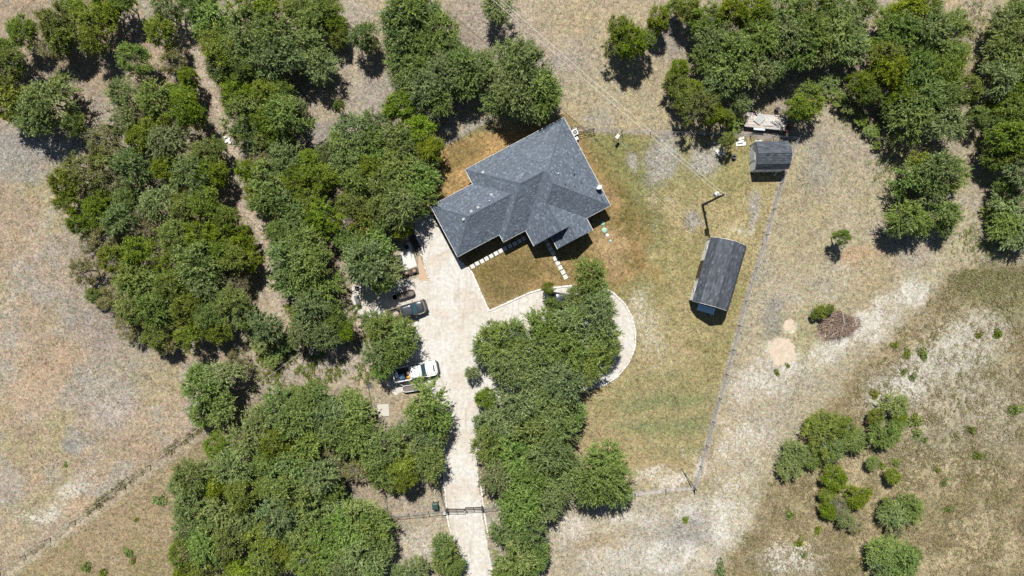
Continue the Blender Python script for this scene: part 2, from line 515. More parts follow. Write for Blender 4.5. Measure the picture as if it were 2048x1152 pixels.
    setc(bl(x2, y2, 1190, 1090, 50, 30, -20) * .6, (184, 156, 116))
    # tall dry grass, south east
    bs = sdist(x + wx * .3, y + wy * .3, BRUSH)
    br = 1 - sstep(-26, 16, bs + (n4 - .5) * 40)
    setc(br, (188, 168, 128))
    setc(br * sstep(.45, .6, n1) * .7, (188, 168, 130))
    setc(br * sstep(.48, .62, n2) * .7, (146, 132, 90))
    setc(br * sstep(-75, -18, bs + (n2 - .5) * 60) * .6, (150, 130, 94))
    setc(br * sstep(.5, .62, fbm(x2, y2, 70, 51, 5)) * .45, (150, 134, 92))
    wb = np.maximum(bl(x2, y2, 1930, 690, 110, 60, -30), np.maximum(bl(x2, y2, 1810, 760, 90, 40, -40), bl(x2, y2, 1580, 1130, 60, 40, 0)))
    setc(br * wb * .55, (190, 182, 166))
    setc(br * bl(x2, y2, 1920, 820, 170, 110, 0) * .5, (178, 168, 148))
    setc(br * bl(x2, y2, 1990, 560, 110, 60, 10) * .6, (118, 124, 64))
    # fence lines: bare strips
    for pts, wd in ((FENCE_E, 5), (FENCE_N, 5), (FENCE_S, 4), (FENCE_NW, 6)):
        off = 6 if pts is FENCE_NW else 0
        setc((1 - sstep(wd * .5, wd * 1.3, ldist(x + wx * .05, y + off + wy * .05, pts))) * .8, (172, 158, 142))
    setc(bl(x, y, 1545, 272, 60, 7, 3) * .8, (150, 142, 138))
    setc(bl(x2, y2, 1564, 703, 31, 33, 0, .3) * .75, (228, 210, 184))
    setc(bl(x2, y2, 1577, 650, 14, 14, 0, .3) * .75, (228, 210, 184))
    # woods floor: leaf litter
    lit = np.zeros(x.shape)
    for a in ((330, 430, 200, 260, 0), (620, 430, 150, 170, 0), (150, 120, 190, 130, 0), (540, 150, 130, 170, 0), (880, 120, 110, 120, 0), (600, 960, 230, 190, 0),
              (1520, 110, 150, 130, 0), (1830, 170, 140, 170, 0), (2010, 300, 70, 230, 0), (1080, 850, 80, 230, -10)):
        lit = np.maximum(lit, bl(x2, y2, *a))
    setc(lit * .5, (150, 132, 112))
    setc((1 - sstep(7, 15, ldist(x + wx * .1, y + wy * .1, TRAIL))) * .9, (192, 170, 148))
    for a in ((435, 230, 12, 110, -18), (455, 420, 12, 120, -12), (530, 520, 14, 130, -8), (555, 700, 14, 60, 0), (740, 660, 24, 70, -10)):
        setc(bl(x2, y2, *a) * .8, (186, 164, 142))
    for a in ((1325, 315, 34, 46, 0), (1412, 318, 34, 30, 0), (1255, 312, 18, 22, 0), (1505, 425, 14, 34, 15), (1375, 445, 14, 18, 0)):
        setc(yd * bl(x2, y2, *a) * .85, (166, 156, 148))
    # white stones
    w = np.zeros(x.shape)
    for cx, cy, rx, ry, a, s_ in ((1300, 660, 50, 90, -25, .75), (1270, 620, 40, 40, 0, .6), (1295, 740, 40, 30, 0, .55), (1330, 310, 30, 40, 0, .6), (1345, 340, 50, 26, 20, .62),
            (1410, 320, 35, 35, 0, .62), (1440, 295, 30, 22, 0, .75), (1310, 400, 20, 30, 0, .6), (1305, 450, 20, 20, 0, .55), (1375, 470, 20, 20, 0, .45), (1480, 470, 45, 12, -10, .85),
            (1505, 430, 20, 40, 15, .6), (1345, 410, 20, 20, 0, .5), (1290, 600, 30, 30, 0, .6), (1245, 300, 20, 15, 0, .6), (1260, 325, 10, 12, 0, .6),
            (1335, 950, 60, 22, -12, .95), (1400, 920, 30, 40, 10, .8), (1365, 895, 12, 20, 0, .8), (1180, 790, 20, 14, 0, .7), (1270, 835, 60, 20, 0, .35), (1260, 1030, 60, 20, 0, .8),
            (1370, 1010, 50, 30, 0, .85), (1480, 900, 70, 120, 20, .75), (1540, 760, 130, 60, -30, .8), (1690, 680, 130, 45, -35, .95), (1800, 600, 110, 40, -30, .85), (1640, 560, 140, 60, -15, .6),
            (1600, 470, 90, 60, 0, .4), (1450, 1040, 80, 70, 30, .85), (1330, 1110, 130, 50, 0, .8), (1140, 1060, 60, 50, -30, .75), (1210, 1130, 90, 40, 0, .8), (1930, 690, 120, 65, -30, .8),
            (1810, 770, 110, 45, -40, .8), (1900, 800, 120, 60, 0, .6), (1580, 1120, 70, 50, 0, .8), (1760, 860, 60, 50, 0, .5), (2000, 820, 60, 90, 0, .5), (1860, 640, 60, 30, -30, .6), (1980, 1010, 60, 40, -30, .5), (110, 1005, 90, 25, -35, .8), (220, 830, 60, 40, 0, .55),
            (170, 960, 60, 25, -40, .7), (60, 640, 80, 40, -30, .35), (30, 690, 40, 40, 0, .5), (90, 440, 50, 40, 0, .5), (100, 290, 60, 40, 20, .7), (840, 1090, 60, 40, 0, .7), (1560, 300, 70, 30, 0, .35),
            (1290, 350, 60, 60, 0, .35), (640, 260, 60, 30, -10, .5), (860, 300, 30, 40, 0, .5), (820, 960, 60, 30, 0, .45), (1010, 60, 100, 80, 0, .35), (1140, 120, 60, 80, 0, .4), (1230, 200, 60, 30, 30, .45), (1150, 255, 60, 12, 0, .5)):
        w = np.maximum(w, bl(x2, y2, cx, cy, rx, ry, a, .6) * s_)
    w = w * (.65 + .7 * fbm(x, y, 34, 15))
    w = np.maximum(w, .22 * (1 - yd) * n1)
    w = w * (1 - fr * .85)
    grass = np.clip(np.maximum(np.maximum(yd * .7, br), np.maximum(wf * .5, sw)), 0, 1)
    c *= (1 + (fbm(x, y, 9, 20, 3) - .5)[..., None] * .35)
    return np.clip(sat(c) * np.array([1.155, 1.18, 1.16]), 0, 1), w, grass

def ground_mat():
    m, nt, b = mat_new('dry_ground')
    base = attr(nt, 'albedo').outputs['Color']
    w = attr(nt, 'stones').outputs['Fac']
    g = attr(nt, 'grass').outputs['Fac']
    v = worldpos(nt)
    n_f = noise(nt, 2.3, 9, 0.8, rotv(nt, v, 31), .5)
    n_ff = noise(nt, 5.5, 6, 0.8, rotv(nt, v, 58), .3)
    n_m = noise(nt, .55, 6, .7, rotv(nt, v, 17), .6)
    n_st = noise(nt, 2.6, 10, 0.9, rotv(nt, v, 74), 1.0)
    n_c = N(nt, 'ShaderNodeTexNoise'); n_c.inputs['Scale'].default_value = 2.2; n_c.inputs['Detail'].default_value = 7; n_c.inputs['Roughness'].default_value = .75
    nt.links.new(rotv(nt, v, 45), n_c.inputs['Vector'])
    k = math_n(nt, 'ADD', math_n(nt, 'MULTIPLY_ADD', n_f, 3.4, -1.7 + 1.0), math_n(nt, 'ADD', math_n(nt, 'MULTIPLY_ADD', n_ff, 3.4, -1.7), math_n(nt, 'MULTIPLY_ADD', n_m, .7, -.35)))
    k = math_n(nt, 'MINIMUM', math_n(nt, 'MAXIMUM', k, .22), 2.2)
    c = mixc(nt, 1.0, base, k, 'MULTIPLY')
    hue = N(nt, 'ShaderNodeVectorMath', operation='MULTIPLY_ADD')
    nt.links.new(n_c.outputs['Color'], hue.inputs[0]); hue.inputs[1].default_value = (.8, .6, .8); hue.inputs[2].default_value = (1 - .4, 1 - .3, 1 - .4)
    c = mixc(nt, 1.0, c, hue.outputs[0], 'MULTIPLY')
    # tufts: greener or browner flecks
    n_t = noise(nt, 4.2, 5, .7, rotv(nt, v, 22), .6)
    tf = math_n(nt, 'MULTIPLY', ramp(nt, n_t, [(.50, (0, 0, 0)), (.64, (1, 1, 1))]), math_n(nt, 'MULTIPLY_ADD', g, .5, .3))
    c = mixc(nt, tf, c, mixc(nt, 1.0, c, (.52, .54, .38), 'MULTIPLY'))
    # white stones and caliche
    th = math_n(nt, 'SUBTRACT', math_n(nt, 'ADD', n_st, math_n(nt, 'MULTIPLY', w, .20)), .645)
    wf_ = math_n(nt, 'MULTIPLY', th, 12.0, clamp=True)
    c = mixc(nt, math_n(nt, 'MULTIPLY', wf_, .85), c, (.445, .43, .40))
    nt.links.new(c, b.inputs['Base Color'])
    b.inputs['Roughness'].default_value = 0.95
    b.inputs['Specular IOR Level'].default_value = 0.15
    hgt = math_n(nt, 'ADD', math_n(nt, 'MULTIPLY', n_f, .6), math_n(nt, 'MULTIPLY', n_t, .5))
    bump(nt, b, hgt, 0.8, 0.2)
    return m
M['ground'] = ground_mat()

def sheet(name, xs, ys, z, mask=None, kind='structure'):
    X, Y = np.meshgrid(xs, ys)
    c, w, g = ground_colours(X, Y)
    nx, ny = len(xs), len(ys)
    V = np.stack([X, Y, np.full(X.shape, z)], -1).reshape(-1, 3)
    i = np.arange(nx * ny).reshape(ny, nx)
    q = np.stack([i[:-1, :-1], i[:-1, 1:], i[1:, 1:], i[1:, :-1]], -1)
    if mask is not None:
        q = q[mask((X[:-1, :-1] + X[1:, 1:]) / 2, (Y[:-1, :-1] + Y[1:, 1:]) / 2)]
    q = q.reshape(-1, 4)
    me = bpy.data.meshes.new(name)
    if mask is not None:
        used = np.unique(q); re = np.full(nx * ny, -1); re[used] = np.arange(len(used)); q = re[q]
        V = V[used]; c = c.reshape(-1, 3)[used]; w = w.ravel()[used]; g = g.ravel()[used]
    me.vertices.add(len(V)); me.vertices.foreach_set('co', V.ravel())
    me.loops.add(len(q) * 4); me.loops.foreach_set('vertex_index', q.ravel().astype(np.int32))
    me.polygons.add(len(q)); me.polygons.foreach_set('loop_start', np.arange(0, len(q) * 4, 4, dtype=np.int32))
    me.update(calc_edges=True)
    a = me.attributes.new('albedo', 'FLOAT_COLOR', 'POINT')
    a.data.foreach_set('color', np.concatenate([c.reshape(-1, 3), np.ones((len(V), 1))], 1).ravel())
    for nm, arr in (('stones', w), ('grass', g)):
        me.attributes.new(nm, 'FLOAT', 'POINT').data.foreach_set('value', np.asarray(arr, float).ravel())
    me.materials.append(M['ground'])
    o = obj_from(name, me)
    tag(o, kind=kind)
    return o

dx = np.arange(-76, 76.01, .36); dy = np.arange(-44, 44.01, .36)
out_ = np.array([-1500, -600, -250, -130, -95])
sheet('ground', np.concatenate([out_, dx, -out_[::-1]]), np.concatenate([out_ + 20, dy, -out_[::-1] - 20]), 0.0)
def in_front(X, Y):
    x = X * S + 1024; y = 576 - Y * S
    return (sdist(x, y, FRONT) < -1) | ((sdist(x, y, YARD) < -3) & (x > 1100))
sheet('lawn', np.arange(-12, 40, .36), np.arange(-29, 24, .36), 0.004, in_front)

# ------------------------------------------------------------------ white gravel drive
def drive_mat():
    m, nt, b = mat_new('white_gravel')
    v = worldpos(nt)
    n1 = noise(nt, .28, 5, .6, v, .6)
    n2 = noise(nt, 2.2, 7, .75, v, .5)
    n3 = noise(nt, 14, 3, .7, v)
    c = ramp(nt, n1, [(.30, A(230, 216, 198, .405)), (.48, A(240, 234, 224, .405)), (.66, A(247, 244, 238, .405))])
    k = math_n(nt, 'ADD', math_n(nt, 'MULTIPLY_ADD', n2, 1.3, .10), math_n(nt, 'MULTIPLY', n3, .52))
    c = mixc(nt, 1.0, c, k, 'MULTIPLY')
    mp = N(nt, 'ShaderNodeMapping'); mp.inputs['Rotation'].default_value = (0, 0, R(12)); mp.inputs['Scale'].default_value = (1.6, .22, 1)
    nt.links.new(v, mp.inputs[0])
    ns = noise(nt, 1.0, 6, .7, mp.outputs[0], .8)
    sf = math_n(nt, 'MULTIPLY', ramp(nt, ns, [(.54, (0, 0, 0)), (.68, (1, 1, 1))]), .5)
    c = mixc(nt, sf, c, A(206, 186, 162, .405))
    sp = ramp(nt, noise(nt, 5, 3, .6, v), [(.70, (0, 0, 0)), (.76, (1, 1, 1))])
    c = mixc(nt, math_n(nt, 'MULTIPLY', sp, .4), c, A(150, 132, 112, .3))
    nt.links.new(c, b.inputs['Base Color'])
    b.inputs['Roughness'].default_value = .95
    b.inputs['Specular IOR Level'].default_value = .15
    bump(nt, b, n2, .5, .05)
    return m
M['drive'] = drive_mat()

def poly_sheet(name, pts_px, z, mat, jit=0.0, step=6.0, kind='structure'):
    out = []
    n = len(pts_px)
    for i in range(n):
        a = Vector((*pts_px[i], 0)); b = Vector((*pts_px[(i + 1) % n], 0))
        k = max(1, int((b - a).length / step))
        for j in range(k):
            q = a.lerp(b, j / k)
            out.append((q.x + random.uniform(-jit, jit), q.y + random.uniform(-jit, jit)))
    pts = [P(x, y, 0) + Vector((0, 0, z)) for x, y in out]
    tri = tessellate_polygon([pts])
    me = bpy.data.meshes.new(name)
    fs = []
    for t in tri:
        a, b_, c_ = (pts[i] for i in t)
        fs.append(tuple(t) if (b_ - a).cross(c_ - a).z > 0 else tuple(reversed(t)))
    me.from_pydata(pts, [], fs)
    me.materials.append(mat)
    o = obj_from(name, me)
    if kind: tag(o, kind=kind)
    return o
poly_sheet('driveway', DRIVE, 0.010, M['drive'], 1.8, 4)
M['sand'] = plain('sand', A(240, 220, 196, .62), .95, .3, 1.6, bmp=.8)
def blob_px(cx, cy, rx, ry, n=60, amp=.05, seed=0):
    r_ = random.Random(seed); ph = [r_.uniform(0, 6.28) for _ in range(4)]
    return [(cx + rx * (1 + amp * sum(math.sin((k + 2) * a + ph[k]) / (k + 1.5) for k in range(4))) * math.cos(a),
             cy + ry * (1 + amp * sum(math.sin((k + 2) * a + ph[k]) / (k + 1.5) for k in range(4))) * math.sin(a)) for a in [2 * math.pi * i / n for i in range(n)]]
poly_sheet('sand_patch', blob_px(1564, 703, 25, 28, amp=.06, seed=9), .006, M['sand'], 2.6, 2)
poly_sheet('sand_patch', blob_px(1577, 650, 11, 11, amp=.2, seed=5), .006, M['sand'], 1.4, 2)
poly_sheet('soil_bed', [(838, 506), (850, 540), (860, 562), (838, 560), (836, 530)], .013, plain('red_soil', A(224, 194, 164, .66), .95, .15, 4, bmp=.4), .8)

def kerb(pts_px, name='kerb', w=.22, h=.12, L=.55, z=0.0):
    mb = MB()
    pts = [P(*p) for p in pts_px]
    for a, b in zip(pts[:-1], pts[1:]):
        n = max(1, round((b - a).length / L))
        ang = math.atan2(b.y - a.y, b.x - a.x)
        for k in range(n):
            c = a.lerp(b, (k + .5) / n)
            hh = h * random.uniform(.85, 1.15)
            mb.box((c.x + random.uniform(-.02, .02), c.y + random.uniform(-.02, .02), z + hh / 2 - .01), ((b - a).length / n - .02, w * random.uniform(.85, 1.1), hh + .02), ang + random.uniform(-.03, .03), tint=random.random(), taper=.94)
    o = mb.build(name, M['limestone'])
    tag(o, kind='structure')
kerb([(936, 534), (945, 547), (960, 582), (978, 622), (1020, 603), (1060, 585), (1080, 579), (1108, 575), (1145, 571)])
kerb([(1205, 575), (1225, 585), (1248, 606), (1263, 632), (1271, 662), (1270, 695), (1257, 726), (1237, 751), (1211, 769), (1172, 780), (1140, 785)])
kerb([(882, 905), (888, 960), (892, 1000), (894, 1030), (899, 1055), (908, 1082)])
kerb([(961, 962), (965, 1000), (970, 1035), (977, 1075)])
kerb([(868, 778), (850, 770), (862, 772)], L=.7)
mbk = MB()
for i in range(26):       # loose border stones along the gravel
    t = i / 25
    q = P(848 + 12 * t + random.uniform(-1.5, 1.5), 520 + 46 * t)
    s_ = random.uniform(.1, .24)
    mbk.box((q.x, q.y, s_ * .3), (s_, s_ * .8, s_ * .6), random.uniform(0, 3), tint=random.random(), taper=.7)
tag(mbk.build('border_stones', M['limestone']), kind='stuff', label='loose pale stones edging the gravel beside the slab', cat='stones')
# ------------------------------------------------------------------ shingled roofs
def clip_rect(poly, s0, s1, d0, d1):
    for ax, val, keep in ((0, s0, 1), (0, s1, -1), (1, d0, 1), (1, d1, -1)):
        out = []
        for i in range(len(poly)):
            p, q = poly[i - 1], poly[i]
            ip = keep * (p[ax] - val) >= -1e-9; iq = keep * (q[ax] - val) >= -1e-9
            if ip != iq:
                t = (val - p[ax]) / (q[ax] - p[ax])
                x = [p[0] + (q[0] - p[0]) * t, p[1] + (q[1] - p[1]) * t]
                x[ax] = val
                out.append(tuple(x))
            if iq: out.append(q)
        poly = out
        if len(poly) < 3: return []
    return poly

def shingle_facet(mb, O, sx, dx_, poly, expo=.2, wid=.25, lift=.036, base=.02):
    """Lay courses of shingles on a facet: O origin on the eave, sx along it, dx_ up the slope, poly in (s, d) metres."""
    n = sx.cross(dx_).normalized()
    if n.z < 0: n = -n
    S0 = min(p[0] for p in poly); S1 = max(p[0] for p in poly)
    D0 = min(p[1] for p in poly); D1 = max(p[1] for p in poly)
    d = D0
    while d < D1:
        s = S0 - random.random() * wid
        while s < S1:
            w = wid * random.uniform(.8, 1.2)
            q = clip_rect(poly, s, s + w - .004, d, min(d + expo, D1))
            if len(q) >= 3:
                e = random.uniform(-.006, .006)
                t = min(1, max(0, random.gauss(.5, .2)))
                if random.random() < .04: t = random.uniform(.85, 1)
                P3 = [O + sx * a + dx_ * b_ + n * (base + (lift + e) * (1 - (b_ - d) / expo) + .004) for a, b_ in q]
                fl = (P3[1] - P3[0]).cross(P3[2] - P3[0]).dot(n) < 0
                if fl: P3.reverse(); q = q[::-1]
                mb.add(P3, [tuple(range(len(P3)))], t)
                for i in range(len(q)):
                    j = (i + 1) % len(q)
                    if abs(q[i][1] - d) < 1e-6 and abs(q[j][1] - d) < 1e-6:
                        a3, b3 = P3[i], P3[j]
                        mb.add([a3, a3 - n * (lift + base), b3 - n * (lift + base), b3], [(0, 1, 2, 3)], t * .6)
            s += w
        d += expo

# ------------------------------------------------------------------ house
HU = Vector((.4685, -.8834, 0)); HV = Vector((.8834, .4685, 0))     # house axes in the world
EH, PITCH = 2.65, .58
kh = (H - EH) / H / S
HA = P(1126.9, 235, EH)
def hp(a, b, d=0.0, dz=0.0):
    return Vector((HA.x, HA.y, 0)) + (HV * a + HU * b) * kh + Vector((0, 0, EH + PITCH * d * kh + dz))
house = empty('house', (hp(-150, 110).x, hp(-150, 110).y, 0))
tag(house, 'large single-storey house with grey shingled hip roof and white gutters', 'house')
HO = house.location
LOOP = [(-222, 1), (0, 1), (0, 198.5), (-54.4, 198.5), (-54.4, 226), (-133, 226), (-133, 198.5), (-172, 198.5), (-172, 163), (-222, 163), (-222, 146), (-317, 146), (-317, 33), (-222, 33)]
FACETS = [  # (polygon in house px, up-slope direction (a, b), offset)
    ([(-222, 1), (0, 1), (-86, 87), (-91, 82), (-141, 82)], (0, 1), -1),
    ([(-222, 1), (-222, 33), (-165.5, 89.5), (-222, 146), (-222, 163), (-141, 82)], (1, 0), 222),
    ([(-222, 163), (-172, 163), (-91, 82), (-141, 82)], (0, -1), 163),
    ([(-172, 163), (-172, 198.5), (-113.2, 198.5), (-113.2, 139.7), (-86, 112.5), (-86, 87), (-91, 82)], (1, 0), 172),
    ([(-86, 112.5), (-113.2, 139.7), (-54.4, 198.5), (0, 198.5)], (0, -1), 198.5),
    ([(-113.2, 139.7), (-113.2, 198.5), (-93.7, 198.5), (-93.7, 226), (-54.4, 226), (-54.4, 198.5)], (-1, 0), -54.4),
    ([(-93.7, 195), (-133, 195), (-133, 226), (-93.7, 226)], (1, 0), 133),
    ([(0, 1), (0, 198.5), (-86, 112.5), (-86, 87)], (-1, 0), 0),
    ([(-317, 33), (-222, 33), (-165.5, 89.5), (-260.5, 89.5)], (0, 1), -33),
    ([(-317, 33), (-260.5, 89.5), (-317, 146)], (1, 0), 317),
    ([(-317, 146), (-260.5, 89.5), (-165.5, 89.5), (-222, 146)], (0, -1), 146)]
deck, shg = MB(), MB()
for poly, (ga, gb), c0 in FACETS:
    dd = lambda a, b: a * ga + b * gb + c0
    pts = [hp(a, b, dd(a, b)) - HO for a, b in poly]
    tr = tessellate_polygon([pts])
    deck.add(pts, [tuple(t) if (pts[t[1]] - pts[t[0]]).cross(pts[t[2]] - pts[t[0]]).z > 0 else tuple(reversed(t)) for t in tr])
    ge = HV * ga + HU * gb
    up = (ge + Vector((0, 0, PITCH)))
    L = up.length; up.normalize()
    sx = (HV * -gb + HU * ga)
    O = hp(-ga * c0, -gb * c0, 0) - HO      # a point of the eave line
    q = [((a * -gb + b * ga) * kh, dd(a, b) * kh * L) for a, b in poly]
    shingle_facet(shg, O, sx, up, q)
deck.build('roof', plain('roof_deck', (.05, .055, .06), .8, .1), house)
o = shg.build('shingle', M['shingle'], house); tag(o, kind='stuff')
caps = MB()
RIDGES = [((0, 1, 0), (-86, 87, 86)), ((-86, 87, 86), (-86, 112.5, 86)), ((0, 198.5, 0), (-86, 112.5, 86)), ((-86, 112.5, 86), (-113.2, 139.7, 58.8)), ((-113.2, 139.7, 58.8), (-113.2, 198.5, 58.8)),
          ((-91, 82, 81), (-141, 82, 81)), ((-91, 82, 81), (-86, 87, 86)), ((-222, 1, 0), (-141, 82, 81)), ((-222, 163, 0), (-141, 82, 81)), ((-317, 33, 0), (-260.5, 89.5, 56.5)), ((-317, 146, 0), (-260.5, 89.5, 56.5)),
          ((-260.5, 89.5, 56.5), (-165.5, 89.5, 56.5)), ((-93.7, 198.5, 39.3), (-93.7, 226, 39.3))]
for a, b in RIDGES:
    p, q = hp(*a, .03) - HO, hp(*b, .03) - HO
    n = max(2, int((q - p).length / .25))
    t = (q - p).normalized(); sd = t.cross(Vector((0, 0, 1))).normalized()
    for i in range(n):
        x0 = p.lerp(q, i / n); x1 = p.lerp(q, (i + 1.25) / n)
        l0, l1 = Vector((0, 0, .05)), Vector((0, 0, .022))
        caps.add([x0 - sd * .15 - l1 * 1.6, x0 + l0, x0 + sd * .15 - l1 * 1.6, x1 - sd * .15 - l1 * 2.4, x1 + l1, x1 + sd * .15 - l1 * 2.4], [(0, 1, 4, 3), (1, 2, 5, 4), (0, 2, 1)], random.uniform(.25, .65))
o = caps.build('ridge_cap', M['shingle'], house); tag(o, kind='stuff')
# gutters on the eaves
EAVES = [(0, 1), (1, 2), (2, 3), (3, 4), (5, 6), (7, 8), (8, 9), (9, 10), (10, 11), (11, 12), (12, 13), (13, 0)]
for i, j in EAVES:
    (a0, b0), (a1, b1) = LOOP[i], LOOP[j]
    p, q = hp(a0, b0) - HO, hp(a1, b1) - HO
    t = (q - p).normalized(); out = t.cross(Vector((0, 0, -1))).normalized()
    cen = hp(-150, 110) - HO
    mid = (p + q) / 2
    tst = (a0 + a1) / 2 + .5 * (out.dot(HV)) / kh * .2, (b0 + b1) / 2 + .5 * (out.dot(HU)) / kh * .2
    ins = False
    for k in range(len(LOOP)):
        x0, y0 = LOOP[k - 1]; x1, y1 = LOOP[k]
        if (y0 > tst[1]) != (y1 > tst[1]) and tst[0] < (x1 - x0) * (tst[1] - y0) / (y1 - y0) + x0: ins = not ins
    if ins: out = -out
    w = .10
    sec = [(0, -.14), (w, -.12), (w, .03), (w - .025, .035), (w - .03, -.02), (.0, -.02)]
    mb = MB()
    e = t * .06
    mb.loft([[p - e + out * x + Vector((0, 0, z)) for x, z in sec], [q + e + out * x + Vector((0, 0, z)) for x, z in sec]])
    mb.build('gutter', M['white_trim'], house)
# rakes
for (a0, b0, d0), (a1, b1, d1) in (((-172, 198.5, 0), (-113.2, 198.5, 58.8)), ((-113.2, 198.5, 58.8), (-93.7, 198.5, 39.3)), ((-133, 226, 0), (-93.7, 226, 39.3)), ((-93.7, 226, 39.3), (-54.4, 226, 0))):
    p, q = hp(a0, b0, d0, -.07) - HO, hp(a1, b1, d1, -.07) - HO
    mb = MB()
    sec = [Vector((0, 0, -.09)), HU * .03 + Vector((0, 0, -.09)), HU * .03 + Vector((0, 0, .08)), Vector((0, 0, .08))]
    mb.loft([[p + s_ for s_ in sec], [q + s_ for s_ in sec]])
    mb.build('rake_board', M['white_trim'], house)
# walls
ins = []
n = len(LOOP)
OV = .42 / kh
for k in range(n):
    p0, p1, p2 = (Vector((*LOOP[(k + j - 1) % n], 0)) for j in range(3))
    t0 = (p1 - p0).normalized(); t1 = (p2 - p1).normalized()
    n0 = Vector((-t0.y, t0.x, 0)); n1 = Vector((-t1.y, t1.x, 0))
    ins.append(p1 + (n0 + n1) * OV)
wl = MB()
bot = [hp(v.x, v.y) - HO for v in ins]
for v in bot: v.z = 0
topz = [Vector((v.x, v.y, EH + .16)) for v in bot]
wl.loft([bot, topz], cap=False)
wl.add([hp(-172 + OV, 198.5 - OV, 0) - HO, hp(-54.4 - OV, 198.5 - OV, 0) - HO, hp(-113.2, 198.5 - OV, 56) - HO], [(0, 1, 2)])
wl.add([hp(-133 + OV, 226 - OV, 0) - HO, hp(-54.4 - OV, 226 - OV, 0) - HO, hp(-93.7, 226 - OV, 37) - HO], [(0, 1, 2)])
wl.build('wall', M['brick_wall'], house)
def on_wall(k, t, w, h, z, name, m, dep=.06):
    a, b = bot[k], bot[(k + 1) % n]
    c = a.lerp(b, t); dr = (b - a).normalized(); out = dr.cross(Vector((0, 0, 1)))
    if (hp(ins[k].x, ins[k].y) - HO - c).length < 0: pass
    c3 = Vector((c.x, c.y, z + h / 2))
    mm = Matrix((dr, out, Vector((0, 0, 1)))).transposed()
    fr = MB().box(c3, (w + .16, dep, h + .16), M=mm).build(name, M['white_trim'] if m != M['brown_wood'] else m, house)
    MB().box(c3, (w, dep + .03, h), M=mm).build('pane' if name == 'window' else 'panel', m, fr)
for k, t, w, h, z, nm, m in ((11, .3, 2.6, 2.1, .05, 'garage_door', M['white_siding']), (11, .72, 2.6, 2.1, .05, 'garage_door', M['white_siding']), (7, .5, 1.0, 2.1, .02, 'door', M['brown_wood']), (4, .5, 1.6, 1.3, .9, 'window', M['glass']),
                          (9, .5, .9, 1.3, .9, 'window', M['glass']), (10, .3, 1.5, 1.2, .9, 'window', M['glass']), (10, .7, 1.5, 1.2, .9, 'window', M['glass']), (1, .3, 1.5, 1.2, .9, 'window', M['glass']), (1, .7, 1.5, 1.2, .9, 'window', M['glass']), (0, .3, 1.5, 1.2, .9, 'window', M['glass']), (0, .7, 2.0, 2.0, .1, 'window', M['glass']), (2, .5, 1.2, 1.2, .9, 'window', M['glass'])):
    on_wall(k, t, w, h, z, nm, m)
def roof_at(px, py):
    """Point on the house roof that the photograph shows at (px, py)."""
    h = 3.5
    for _ in range(12):
        w = P(px, py, h)
        r = (w - Vector((HA.x, HA.y, 0)))
        a = r.dot(HV) / kh; b = r.dot(HU) / kh
        d = max(min(a + 222, b - 1, 163 - b), min(a + 172, -a, b - 1, 198.5 - b), min(a + 317, b - 33, 146 - b) if a < -165 else -1e3,
                min(a + 172, -54.4 - a) if 139 < b < 198.5 else -1e3, min(a + 133, -54.4 - a) if b > 198 else -1e3)
        h = EH + PITCH * max(d, 0) * kh
    return P(px, py, h)
ang = math.atan2(HV.y, HV.x)
M['vent'] = plain('vent_paint', (.34, .36, .38), .5, .1)
for x, y in ((403, 400), (457, 543), (372, 624), (329, 649), (278, 700)):
    p = roof_at(840 + x / 3.2, 220 + y / 3.2) - HO
    v = MB().box(p + Vector((0, 0, .10)), (.26, .26, .2), ang, taper=.9).build('roof_vent', M['vent'], house)
    MB().box(p + Vector((0, 0, .22)), (.32, .32, .05), ang).build('vent_cap', M['vent'], v)
for x, y in ((883, 408), (987, 386), (930, 472), (990, 487), (1030, 460), (445, 582)):
    p = roof_at(840 + x / 3.2, 220 + y / 3.2) - HO
    MB().tube([p, p + Vector((0, 0, .38))], .06, n=8).build('vent_pipe', M['galv'] if x in (883, 445) else M['black_plastic'], house)
# satellite dish
p = roof_at(1199, 378) - HO
dish = MB()
dish.tube([p, p + Vector((0, 0, .5)), p + Vector((-.12, -.08, .75))], .03)
dish = dish.build('dish_mount', M['galv'], house)
q = p + Vector((-.14, .10, .9))
mm = Vector((-.35, .52, .70)).normalized().to_track_quat('Z', 'Y').to_matrix().to_4x4()
d_ = MB().lathe((0, 0, 0), [(.001, -.06), (.2, -.045), (.38, .02), (.385, .03), (.2, -.03), (.001, -.045)], 20).xf(Matrix.Translation(q) @ mm)
d_.build('satellite_dish', M['white_plastic'], dish, True)
MB().tube([q + mm.to_3x3() @ Vector((0, -.36, 0)), q + mm.to_3x3() @ Vector((0, -.1, .42))], .018).build('feed_arm', M['galv'], dish)
p = roof_at(1203, 393) - HO
mast = MB().tube([p, p + Vector((0, 0, 1.0)), p + Vector((.06, .02, 1.12)), p + Vector((.16, .05, 1.1))], .045, n=8).build('service_mast', M['white_plastic'], house)
MAST = p + HO + Vector((.1, .03, 1.05))

